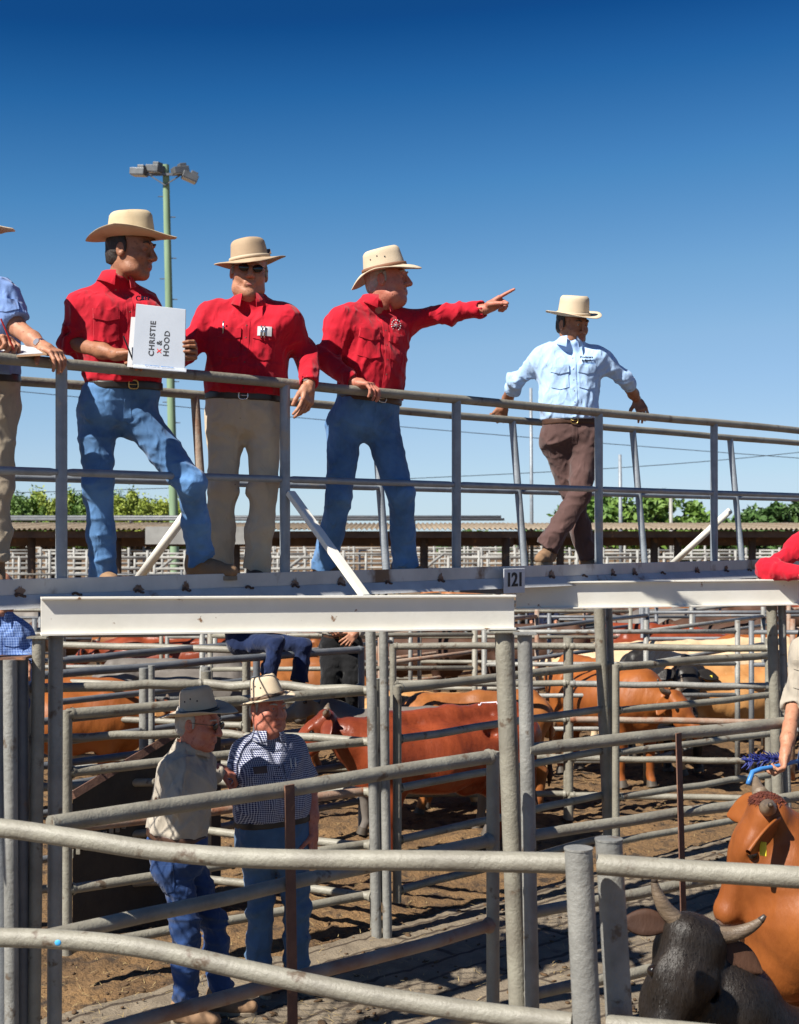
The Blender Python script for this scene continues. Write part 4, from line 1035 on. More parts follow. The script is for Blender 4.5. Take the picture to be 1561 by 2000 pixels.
        if hatp:
            hp = dict(hatp); [hp.__setitem__(z_, hp.get(z_, d_) * K_ * .97) for z_, d_ in (('brim', .095), ('ch', .115), ('rx', .082), ('ry', .10), ('lift', .03), ('droop', .012), ('dent', .022))]; hu = Vector(hp.pop('U', u)); hF = Vector(hp.pop('F', f)); off = hp.pop('off', (0, -.008, .062))
            hat(body, q(*off), hu, hF, M[hp.pop('m')], M[hp.pop('band')], **hp)
    if watch:
        for sd_ in watch:
            wr, el = Q['wr' + sd_], Q['el' + sd_]; dd = (wr - el).normalized(); o_ = wr - dd * .02; mb = MB()
            x_ = dd.orthogonal().normalized(); y_ = dd.cross(x_)
            mb.tube([o_ - dd * .009, o_ + dd * .009], .032, 20, caps=False); mb.tube([o_ + dd * .009, o_ - dd * .009], .0305, 20, caps=False)
            dv_ = V(-.5, -.8, .5); dv_ = (dv_ - dd * dv_.dot(dd)).normalized(); mb.tube([o_ + dv_ * .028, o_ + dv_ * .036], .016, 14)
            part('watch', mb, M[watch[sd_]], body, auto=40)
    return body, Q, bvh, tb, (F, U, R), so, to

CU = lambda a, b=None, c=None, d=None: (a, b or a, c or a, d or a)
GRIP = CU((.75, .95, .5), (.8, 1.0, .5), (.85, 1.0, .5), (.9, 1.0, .5)); RELAX = CU((.35, .5, .3), (.4, .55, .3), (.45, .6, .35), (.5, .6, .35)); PEN = CU((.7, .9, .4), (.9, 1.1, .6), (1.1, 1.2, .7), (1.2, 1.2, .7))
DANGLE = CU((.25, .35, .2), (.35, .45, .25), (.5, .55, .3), (.6, .6, .3)); POINT = CU((.05, .05, .03), (1.15, 1.5, .9), (1.25, 1.5, .9), (1.3, 1.5, .9)); FLATG = CU((.5, .6, .4), (.5, .7, .4), (.55, .7, .4), (.6, .7, .4))
# ------------------------------------------------------------------ the men on the walkway
m0 = person('man in blue shirt cut off by the left edge, writing on a clipboard', 6.75,
    dict(head=(-48, 478), neck=(-50, 528), shA=(-105, 560, .05), shB=(14, 556, -.05), elA=(-95, 660, -.05), elB=(34, 640, -.08), wrA=(-18, 668, -.32), wrB=(84, 678, -.22), belt=(-35, 742), pel=(-36, 785),
         hipA=(-66, 800), hipB=(-8, 800), knA=(-70, 950), knB=(-4, 955), anA=(-60, 1095), anB=(-10, 1095)),
    (.45, -.88, 0), (.75, -.6, -.25), (.15, -.05, 1), shirt='blue', sleeve='short', pants='sand', hair='hair_dark', seed=11, skinm='skin', belt='leather_black',
    hatp=dict(m='hat_white', band='band', F=V(.9, -.4, 0), U=V(.0, 0, 1), lift=.02, brim=.1), hands=dict(A=dict(d=(.85, -.3, .1), n=(.2, -.2, -1), c=PEN), B=dict(d=(.75, -.5, -.35), n=(-.2, .2, -1), c=FLATG)), watch=dict(B='steel'), toes=((.3, -1), (.3, -1)))
m1 = person('man in red shirt holding a white binder on the rail, one foot forward', 7.05,
    dict(head=(256, 492), neck=(226, 545), shA=(150, 577, -.05), shB=(292, 577, .10), elA=(133, 668, -.02), elB=(338, 668, -.12), wrA=(228, 693, -.22), wrB=(352, 691, -.30), belt=(243, 756), pel=(232, 795),
         hipA=(188, 812, .0), hipB=(266, 812, .02), knA=(192, 950, -.06), knB=(372, 945, -.02), anA=(203, 1128, .03), anB=(392, 1088, .18)),
    (.5, -.86, 0), (.94, -.30, -.10), (.06, 0, 1), shirt='red', sleeve='roll', rollA=.05, rollB=.05, hair='hair_dark', pants='denim', seed=21, belt='leather_black', buckle='brass', skinm='skin_dark', tw=.195, bw=.188, wd=.118, vneck=.07, legr=1.02, hsc=1.05,
    hatp=dict(m='hat', band='band_tan', F=V(.97, -.2, -.02), U=V(.0, -.03, 1), brim=.108, ch=.116, rx=.09, ry=.113, lift=.034, droop=.004, top=.86, dent=.03, pinch=.01, off=(0, -.004, .060)),
    hands=dict(A=dict(d=(.85, -.25, .02), n=(.25, -.1, -.9), c=PEN, th=(.5, .8, .5)), B=dict(d=(.85, -.5, .10), n=(-.5, -.85, 0), c=CU((.95, 1.0, .5)), th=(.95, .05, -.1), tc=0)), toes=((.5, -.8), (.9, -.30, 0, 1)))
m2 = person('man in red shirt, khaki trousers and sunglasses, one hand draped over the handrail', 7.6,
    dict(head=(487, 533), neck=(488, 588), shA=(402, 596, .02), shB=(572, 604, -.02), elA=(352, 690, -.10), elB=(598, 690, .05), wrA=(342, 702, -.30), wrB=(604, 752, -.10), belt=(478, 777), pel=(478, 815),
         hipA=(440, 832), hipB=(516, 832), knA=(436, 955, -.02), knB=(514, 960, -.03), anA=(430, 1113, .02), anB=(500, 1114, -.02)),
    (.06, -1, 0), (.16, -.97, -.10), (.07, 0, 1), shirt='red', sleeve='long', hair='hair_grey', pants='khaki', seed=31, belt='leather_black', buckle='steel', skinm='skin', tw=.215, bw=.205, wd=.135, td=.125, belly=(.25, .03, (.18, .13, .17)), fat=.006, vneck=.12, glasses=True, legr=1.06,
    hatp=dict(m='hat_tan', band='band_tan', F=V(.16, -1, 0), U=V(-.13, -.10, 1), brim=.090, ch=.102, rx=.096, ry=.108, lift=.002, droop=.024, top=.84, dent=.03, pinch=.014, feather=True, off=(0, -.004, .058)),
    hands=dict(A=dict(d=(-.5, -.6, .0), n=(0, 0, -1), c=GRIP), B=dict(d=(-.10, -.35, -1), n=(-.75, .55, -.1), c=DANGLE, sc=1.12, th=(.35, .9, .3))), watch=dict(B='steel'), toes=((-.15, -1), (.1, -1)), boots='boot_dark')
m3 = person('man in a red shirt and blue jeans pointing to the right with his whole arm', 8.15,
    dict(head=(757, 548), neck=(732, 590), shA=(660, 605, -.12), shB=(788, 612, .10), elA=(634, 700, -.16), elB=(872, 612, .06), wrA=(694, 748, -.30), wrB=(950, 603, .0), belt=(722, 780), pel=(712, 818),
         hipA=(672, 832, -.03), hipB=(744, 832, .03), knA=(662, 965, -.06), knB=(783, 962, .0), anA=(634, 1113, .14), anB=(790, 1111, .20)),
    (.52, -.85, 0), (.95, -.28, -.02), (-.06, 0, 1), shirt='red', sleeve='long', hair='hair_grey', pants='denim', seed=41, belt='leather', buckle='steel', skinm='skin_red', tw=.215, bw=.19, wd=.13, td=.128, belly=(.32, .03, (.17, .13, .16)), fat=.008, vneck=.05, legr=1.06, hsc=1.1,
    hatp=dict(m='hat_white', band='band_red', F=V(.95, -.3, .18), U=V(-.20, -.08, 1), brim=.085, ch=.108, rx=.09, ry=.115, lift=.0, droop=.034, top=.84, dent=.03, pinch=.014, holes=1, off=(0, -.012, .056), brimback=.9),
    hands=dict(A=dict(d=(.72, -.35, -.12), n=(.15, -.05, -1), c=CU((.55, .75, .4), (.6, .8, .4), (.65, .8, .4), (.7, .8, .4))), B=dict(d=(.83, -.05, .44), n=(.12, -.45, -.75), c=POINT, th=(.25, .75, .6))), toes=((.75, -.45), (.85, -.30)))
m4 = person('man in a light blue shirt and brown trousers standing cross-legged between the handrails', 9.65,
    dict(head=(1119, 634), neck=(1112, 668), shA=(1050, 683, .02), shB=(1176, 683, .0), elA=(1008, 742, .18), elB=(1218, 738, .06), wrA=(986, 792, .52), wrB=(1245, 782, .34), belt=(1114, 824), pel=(1114, 850),
         hipA=(1084, 862, .02), hipB=(1145, 862, -.02), knA=(1118, 965, .08), knB=(1133, 965, -.10), anA=(1150, 1092, .14), anB=(1070, 1070, -.08)),
    (.08, -1, 0), (.50, -.72, -.58), (.08, -.25, 1), shirt='sky', sleeve='roll', rollA=.15, rollB=.12, hair='hair_dark', pants='brown', seed=51, belt='leather', buckle='brass', skinm='skin_dark', tw=.21, bw=.185, wd=.125, td=.12, belly=(.25, .02, (.16, .12, .15)), vneck=.09, legr=1.05, hsc=1.05,
    hatp=dict(m='hat_white', band='band_tan', F=V(.55, -.8, -.0), U=V(.06, -.22, 1), brim=.108, ch=.118, rx=.092, ry=.105, lift=.024, droop=.0, top=.9, dent=.006, pinch=0, flat=True, off=(0, -.004, .055)),
    hands=dict(A=dict(d=(-.55, .25, -.75), n=(-.45, .55, -.5), c=FLATG, th=(.5, .7, .3)), B=dict(d=(.25, -.55, -.75), n=(.1, .7, -.7), c=FLATG)), watch=dict(B='steel'), toes=((.3, -.9), (-.35, -.8, 0, 1)))
# ------------------------------------------------------------------ the two men on the ground
mA = person('man in a stone grey shirt and grey felt hat standing on the ground', 7.65,
    dict(head=(388, 1414), neck=(368, 1458), shA=(338, 1483, -.12), shB=(402, 1474, .16), elA=(352, 1560, -.20), elB=(398, 1528, .28), wrA=(318, 1572, -.02), wrB=(428, 1502, .40), belt=(345, 1630), pel=(348, 1668),
         hipA=(342, 1690, -.08), hipB=(364, 1690, .08), knA=(364, 1815, -.08), knB=(418, 1800, .12), anA=(362, 1968, -.04), anB=(432, 1948, .14)),
    (.82, .55, 0), (.93, -.34, -.12), (.12, 0, 1), floor=.02, shirt='stone', sleeve='long', hair='hair_grey', pants='denim2', seed=61, belt='leather', buckle=None, skinm='skin_red', glasses=True, pockets=False, placket=False, vneck=0, tw=.2, bw=.185, wd=.135, td=.125, foldamp=.014, tuck=.02,
    hatp=dict(m='hat_grey', band='leather_black', F=V(.95, -.25, .12), U=V(-.12, -.05, 1), brim=.11, ch=.122, lift=.03, droop=.012, top=.78, dent=.03, pinch=.014, holes=1, off=(0, -.008, .055)),
    hands=dict(A=dict(d=(.45, .55, -.7), n=(.3, .7, .3), c=FLATG), B=dict(d=(.75, .2, -.35), n=(0, .2, -1), c=GRIP)), toes=((.85, -.25), (.9, -.15)))
mB = person('stout man in a navy check shirt and pale hat standing on the ground', 8.2,
    dict(head=(524, 1384), neck=(522, 1433), shA=(466, 1448, -.02), shB=(577, 1442, .06), elA=(462, 1545, .0), elB=(605, 1540, .06), wrA=(482, 1632, -.08), wrB=(612, 1628, -.02), belt=(535, 1600), pel=(536, 1640),
         hipA=(505, 1655), hipB=(570, 1655), knA=(508, 1775, -.02), knB=(580, 1775), anA=(505, 1895, .0), anB=(578, 1893, .03)),
    (.40, -.90, 0), (.62, -.74, .06), (.05, 0, 1), floor=.02, shirt='plaid', sleeve='short', hair='hair_grey', pants='denim3', seed=71, belt='leather_black', buckle=None, skinm='skin_red', tw=.225, bw=.225, wd=.155, td=.14, belly=(.3, .04, (.19, .14, .19)), fat=.012, vneck=.15, legr=1.08, armr=1.08,
    hatp=dict(m='hat_white', band='band', F=V(.8, -.6, .16), U=V(-.22, .0, 1), brim=.08, ch=.118, lift=.004, droop=.018, top=.76, dent=.032, pinch=.018, holes=1, off=(0, -.012, .054)),
    hands=dict(A=dict(d=(.12, -.15, -1), n=(.5, .7, 0), c=RELAX), B=dict(d=(.0, -.12, -1), n=(-.9, .3, 0), c=RELAX)), toes=((.35, -.9), (.5, -.8)))
# ------------------------------------------------------------------ what they carry
A_, B_ = m1[1], m1[1]
fo = thing('ring_binder', 'white ring binder with black lettering held upright on the handrail by the man in red', 'binder', P(312, 716, 6.70))
tl, tr, br_, bl_ = P(266, 593, 6.70), P(363, 604, 6.66), P(361, 721, 6.64), P(258, 712, 6.68)
ux = (br_ - bl_).normalized(); uy = (tl - bl_).normalized(); nz = ux.cross(uy).normalized()
mb = MB(); mb.prism([bl_, br_, tr, tl], -nz * .006); part('cover', mb, M['binder'], fo, bevel=.002)
mb = MB(); o = -nz * .03 + V(-.035, .01, -.0); mb.prism([bl_ + o + V(0, 0, -.004), br_ + o * .6, tr + o * .6 - V(0, 0, .03), tl + o - V(0, 0, .055)], -nz * .012); part('pages', mb, M['paper'], fo)
mb = MB(); mb.prism([bl_ + V(.006, 0, .002), br_ + V(.010, 0, .004), br_ + V(.014, -.04, -.012), bl_ + V(.014, -.045, -.014)], V(0, 0, -.008)); sp_ = part('spine', mb, M['binder'], fo, bevel=.002)
cc = (tl + tr + br_ + bl_) / 4 + nz * .0012
for t_, dx, sz, m_ in (('CHRISTIE', -.034, .037, 'ink'), ('&', .002, .036, 'ink'), ('HOOD', .038, .037, 'ink')):
    mb = text_mb(t_, sz, .0006, cc + ux * dx + uy * (-.03 if t_ != 'CHRISTIE' else -.012), uy, -ux, bold=.0007, spacing=1.12 if t_ != 'HOOD' else 1.1); part('lettering', mb, M[m_], fo)
mb = text_mb('X', .026, .0006, cc + ux * .004 + uy * -.068, uy, -ux, bold=.001); part('lettering', mb, M['redink'], fo)
for i_ in range(1):
    c_ = (bl_ + br_) / 2 + V(.01, -.032, -.0012); mb = text_mb('STOCK BOOK', .022, .0005, c_, ux, V(0, -.95, -.3).normalized() * -1, bold=.0006); part('lettering', mb, M['bluep'], sp_)
def pen_obj(a, b, m, lab):
    mb = MB(); d_ = (b - a); mb.tube([a, a + d_ * .12, b], [.001, .004, .004], 8); tag(mb.build('pen', M[m], base=a, smooth=True, auto=40), lab, 'pen')
w_ = P(256, 689, 6.72); pen_obj(w_ + V(.015, -.0, -.05), w_ + V(-.03, -.03, .075), 'ink', 'black pen in the writing hand beside the white binder')
w_ = P(22, 662, 6.38); pen_obj(w_ + V(.015, -.0, -.055), w_ + V(-.035, -.04, .085), 'redink', 'red pen in the hand of the man at the left edge')
a, b, c, d = P(-50, 702, 6.40), P(92, 694, 6.36), P(66, 676, 6.62), P(-60, 682, 6.66)
mb = MB(); mb.prism([a, b, c, d], V(0, 0, .006)); cbd = mb.build('clipboard', M['board'], base=a); tag(cbd, 'brown clipboard with white sheets resting on the left end of the handrail', 'clipboard')
mb = MB(); z3 = V(0, 0, .0075); mb.prism([a.lerp(c, .04) + z3, b.lerp(d, .05) + z3, c.lerp(a, .05) + z3, d.lerp(b, .05) + z3], V(0, 0, .002)); part('sheets', mb, M['paper'], cbd)
# pens and cards in pockets, emblems on shirts
def on_shirt(p, k, du, dv, wd, ht, name, m, lift=.0075, nu=6, nv=6, shape=None):
    Fv, U_, R_ = p[4]; ch = p[1]['pel'].lerp(p[1]['neck'], .68)
    return patch(name, p[2], ch + R_ * du + U_ * dv, R_, U_, wd, ht, -Fv, M[m], p[5], nu, nv, lift, shape)
o_ = on_shirt(m2, 0, -.092, .022, .075, .05, 'pocket_card', 'paper', .016)
for p_, xs_, zz, mm in ((m2, (-.075, -.092), .02, 'steel'), (mB, (-.075, -.10), .035, 'paper'), (m2, (.125,), .035, 'steel')):
    Fv, U_, R_ = p_[4]; ch = p_[1]['pel'].lerp(p_[1]['neck'], .68); mb = MB()
    for x_ in xs_:
        h_ = p_[2].ray_cast(ch + R_ * x_ + U_ * zz + Fv * .4, -Fv, 1)
        if h_[0] is not None: mb.tube([h_[0] + Fv * .019 - U_ * .035, h_[0] + Fv * .019 + U_ * .03], .0045, 8)
    if mb.v: part('pocket_pen', mb, M[mm], p_[5], smooth=True)
# pale ring emblem on the pointing man's chest
Fv, U_, R_ = m3[4]; ch = m3[1]['pel'].lerp(m3[1]['neck'], .68)
h_ = m3[2].ray_cast(ch - R_ * .085 + U_ * .085 + Fv * .4, -Fv, 1)
if h_[0] is not None:
    o_ = h_[0] + Fv * .006; mb = MB()
    for k in range(14):
        a_ = 2 * math.pi * k / 14; mb.ball(o_ + (R_ * math.cos(a_) + U_ * math.sin(a_)) * .030, .0042, 4)
    for a_ in (.3, 1.4, 2.6): mb.tube([o_ + (R_ * math.cos(a_) + U_ * math.sin(a_)) * .018, o_ - (R_ * math.cos(a_) + U_ * math.sin(a_)) * .018], .0026, 5)
    mb.tube([o_ - U_ * .045 - R_ * .012, o_ - U_ * .045 + R_ * .012], .0035, 5); part('emblem', mb, M['paper'], m3[5], smooth=True)
Fv, U_, R_ = m4[4]; ch = m4[1]['pel'].lerp(m4[1]['neck'], .68)
h_ = m4[2].ray_cast(ch - R_ * .09 + U_ * .065 + Fv * .4, -Fv, 1)
if h_[0] is not None:
    for k, t_ in enumerate(('Producers', '& Stock')): part('lettering', text_mb(t_, .021, .001, h_[0] + Fv * .012 + U_ * (.018 - .022 * k), -R_, U_, bold=.001), M['navy'], m4[5])
Fv, U_, R_ = m1[4]; ch = m1[1]['pel'].lerp(m1[1]['neck'], .68)
h_ = m1[2].ray_cast(ch - R_ * .10 + U_ * .095 + Fv * .4, -Fv, 1)
if h_[0] is not None: part('lettering', text_mb('C&H', .035, .001, h_[0] + Fv * .008, -R_, U_, bold=.0012), M['navy'], m1[5])
Fv, U_, R_ = mB[4]
patch('leather_flap', mB[2], mB[1]['pel'].lerp(mB[1]['neck'], .68) + R_ * .105 + U_ * .02, R_, U_, .075, .038, -Fv, M['leather'], mB[5], 6, 4, .018)
# knife pouch on the grey man's belt, label and pocket on his jeans
Fv, U_, R_ = mA[4]; bl0 = mA[1]['belt']; ry_ = V(.15, 1, 0).normalized()
pch = patch('knife_pouch', mA[3], bl0 + V(-.075, 0, -.02), V(1, 0, 0), V(0, 0, 1), .042, .12, ry_, M['leather'], mA[0], 5, 8, .022)
patch('jeans_pocket', mA[3], mA[1]['pel'] + V(-.03, 0, -.09), V(1, 0, .1), V(0, 0, 1), .13, .14, ry_, M['denim2'], mA[6], 8, 8, .005, lambda u, v: (u, v - (.15 * (1 - abs(u) * 2) if v < -.3 else 0)))
patch('leather_label', mA[3], bl0 + V(-.115, 0, -.045), V(1, 0, 0), V(0, 0, 1), .05, .03, ry_, M['hat_tan'], mA[6], 4, 3, .004)
# ------------------------------------------------------------------ others, partly hidden
mC = person('man in a blue checked shirt half hidden under the left end of the walkway', 9.4,
    dict(head=(2, 1160), neck=(0, 1198), shA=(-45, 1212, -.05), shB=(42, 1215, .05), elA=(-50, 1290, -.1), elB=(52, 1285, -.02), wrA=(0, 1300, -.3), wrB=(50, 1300, -.28), belt=(2, 1345), pel=(2, 1370),
         hipA=(-20, 1380), hipB=(24, 1380), knA=(-20, 1495), knB=(28, 1495), anA=(-20, 1600), anB=(28, 1600)),
    (.2, -.95, 0), (.3, -.9, -.1), floor=.58, shirt='bcheck', sleeve='long', pants='denim2', seed=81, hands=dict(A=dict(d=(.5, -.6, -.2), n=(0, 0, -1), c=GRIP), B=dict(d=(.1, -.9, -.3), n=(0, .1, -1), c=GRIP)), res=.012)
mD = person('man in a red shirt at the right edge leaning on the white beam', 9.55,
    dict(head=(1650, 990), neck=(1640, 1030), shA=(1560, 1046, -.05), shB=(1690, 1060, .05), elA=(1497, 1113, -.12), elB=(1720, 1120, -.2), wrA=(1585, 1122, -.34), wrB=(1640, 1122, -.36), belt=(1618, 1215, .1), pel=(1614, 1245, .12),
         hipA=(1590, 1255, .12), hipB=(1645, 1255, .12), knA=(1590, 1370, .1), knB=(1640, 1370, .1), anA=(1592, 1470, .14), anB=(1640, 1470, .14)),
    (-.25, -.95, 0), (-.4, -.9, 0), floor=1.13, shirt='red', sleeve='long', pants='brown', seed=91, hands=dict(A=dict(d=(1, -.1, 0), n=(0, 0, -1), c=RELAX), B=dict(d=(-1, -.1, 0), n=(0, 0, -1), c=RELAX)), res=.011, hatp=dict(m='hat', band='band'))
mE = person('man in a stone coloured sleeve at the right edge holding a blue stick', 8.05,
    dict(head=(1620, 1160), neck=(1625, 1212), shA=(1562, 1252, -.1), shB=(1690, 1250, .1), elA=(1551, 1370, -.10), elB=(1700, 1370, -.1), wrA=(1534, 1470, -.36), wrB=(1680, 1450, -.25), belt=(1625, 1435), pel=(1625, 1475),
         hipA=(1595, 1490), hipB=(1660, 1490), knA=(1600, 1640), knB=(1660, 1640), anA=(1600, 1745), anB=(1660, 1745)),
    (-.5, -.85, 0), (-.6, -.8, -.3), floor=.52, shirt='stone', sleeve='roll', rollA=.05, rollB=.05, pants='denim2', seed=101, hands=dict(A=dict(d=(-.25, -.3, -.9), n=(-.75, .1, .2), c=GRIP)), res=.011, hatp=dict(m='hat', band='band'))
st = thing('cattle_stick', 'blue cattle stick with a bent end and a dark blue tassel', 'stick', P(1535, 1494, 7.68))
mb = MB(); mb.tube([P(1558, 1486, 7.72), P(1520, 1496, 7.66), P(1486, 1502, 7.60), P(1470, 1508, 7.58), P(1464, 1524, 7.56), P(1461, 1532, 7.55)], [.012, .012, .013, .014, .014, .013], 10); part('stick', mb, M['bluep'], st, smooth=True)
mb = MB(); rs = np.random.RandomState(5); o0 = P(1524, 1488, 7.68)
for k in range(80):
    t = rs.rand(); o = o0.lerp(P(1456, 1492, 7.70), t) + V(0, 0, .012); d_ = V(rs.uniform(-.035, .012), rs.uniform(-.02, .02), rs.uniform(.01, .055) if k % 3 else rs.uniform(-.05, 0)); mb.tube([o, o + d_ * .6, o + d_ + V(-.012, 0, -.006)], [.006, .005, .002], 4)
part('tassel', mb, M['bluet'], st)
mF = person('person in blue jeans sitting on a rail below the white beam', 12.3,
    dict(head=(478, 1164, -.15), neck=(475, 1190, -.08), shA=(434, 1200, -.06), shB=(514, 1200, -.06), elA=(432, 1226, -.1), elB=(518, 1224, -.1), wrA=(452, 1212, .1), wrB=(516, 1212, .1), belt=(474, 1222), pel=(480, 1250),
         hipA=(478, 1258, -.05), hipB=(500, 1252), knA=(540, 1256, -.32), knB=(592, 1262, -.1), anA=(525, 1318, -.32), anB=(585, 1330, -.1)),
    (.7, -.7, 0), (.7, -.7, 0), floor=1.2, shirt='grey', pants='denim4', seed=111, hands=None, res=.014, hatp=None, toes=((.6, -.8, 0, 1), (.6, -.8, 0, 1)), boots='boot_dark')
mG = person('person in black trousers perched on the pens under the white beam', 13.2,
    dict(head=(668, 1155, -.12), neck=(668, 1180, -.06), shA=(632, 1190, -.05), shB=(704, 1190, -.05), elA=(618, 1222), elB=(718, 1222), wrA=(640, 1216, -.16), wrB=(694, 1237, -.18), belt=(667, 1238), pel=(667, 1256),
         hipA=(650, 1264), hipB=(684, 1264), knA=(648, 1330, -.15), knB=(688, 1330, -.15), anA=(650, 1400), anB=(686, 1400)),
    (.1, -1, 0), (.2, -1, 0), floor=.9, shirt='stone', pants='blackcloth', seed=121, hands=dict(A=dict(d=(.5, -.3, -.6), n=(.3, .8, 0), c=RELAX), B=dict(d=(-.5, -.4, -.5), n=(0, .9, 0), c=FLATG, s=.2)), res=.014, hatp=None, boots='boot_dark', legr=1.35)
mH = person('far person in a navy jacket and grey trousers walking between the pens', 24.5,
    dict(head=(1060, 1142), neck=(1060, 1158), shA=(1040, 1166), shB=(1082, 1166), elA=(1034, 1192), elB=(1088, 1192), wrA=(1038, 1215, -.1), wrB=(1086, 1215, -.1), belt=(1061, 1222), pel=(1061, 1234),
         hipA=(1051, 1240), hipB=(1071, 1240), knA=(1050, 1284), knB=(1074, 1284), anA=(1050, 1330), anB=(1076, 1330)),
    (.1, -1, 0), (.2, -1, 0), floor=0, shirt='navy', pants='grey', seed=131, hands=dict(A=dict(d=(0, 0, -1), n=(1, 0, 0), c=RELAX), B=dict(d=(0, 0, -1), n=(-1, 0, 0), c=RELAX)), res=.018, hatp=dict(m='hat', band='band'))
# ------------------------------------------------------------------ cattle
def hide(nm, c, c2, rough=.5, spot=None, sthr=.6, **k): return mat(nm, c, c2, 2.2, rough, 0, .6, 38, spec=.3, spot=spot, sscale=3.2, sthr=sthr, swid=.12, bdist=.006, bstretch=(1, 1, .35), **k)
M['c_red'] = hide('glossy red brown hide', (.27, .055, .018), (.13, .024, .010), .36)
M['c_orange'] = hide('orange brown hide', (.31, .095, .018), (.19, .052, .012), .5, spot=(.13, .036, .011))
M['c_ginger'] = hide('ginger hide', (.36, .13, .034), (.20, .065, .018), .5, spot=(.20, .07, .02))
M['c_tan'] = hide('tan hide', (.50, .27, .10), (.36, .15, .045), .5, spot=(.55, .38, .2))
M['c_cream'] = hide('cream hide', (.60, .46, .30), (.52, .36, .2), .5)
M['c_grey'] = hide('grey brindle hide', (.17, .15, .13), (.11, .095, .085), .55)
M['c_brown'] = hide('dark brown hide', (.085, .038, .02), (.035, .016, .010), .7)
M['c_black'] = hide('black hide', (.020, .017, .015), (.010, .009, .009), .42, spot=(.07, .055, .042), sthr=.63)
M['c_blackn'] = mat('dusty black hide', (.010, .008, .007), (.020, .014, .010), 5, .45, 0, .45, 70, spec=.35, spot=(.085, .06, .042), sscale=6, sthr=.64, swid=.14, bdist=.012, bstretch=(1, 1, .3))
M['c_poll'] = mat('dark red curly poll hair', (.16, .034, .016), (.09, .02, .011), 20, .8, 0, 1.0, 60, bdist=.02)
M['horn'] = mat('horn', (.20, .145, .095), (.09, .065, .045), 9, .45, 0, .5, 40, stretch=(1, 1, 3))
M['horn_tip'] = mat('dark horn tip', (.06, .045, .035), None, rough=.35)
M['hoof'] = mat('hoof', (.05, .04, .03), (.09, .07, .05), 12, .6)
M['muzzle'] = mat('pink grey muzzle', (.28, .17, .13), (.16, .10, .085), 20, .35)
M['muzzle_dark'] = mat('dark muzzle', (.035, .03, .03), (.06, .045, .04), 20, .3)
M['cow_eye'] = mat('cattle eye', (.012, .008, .006), None, rough=.08)
M['tag'] = mat('yellow ear tag', (.75, .62, .04), None, rough=.4)
M['brandm'] = mat('pale paint brand', (.62, .55, .60), None, rough=.7)

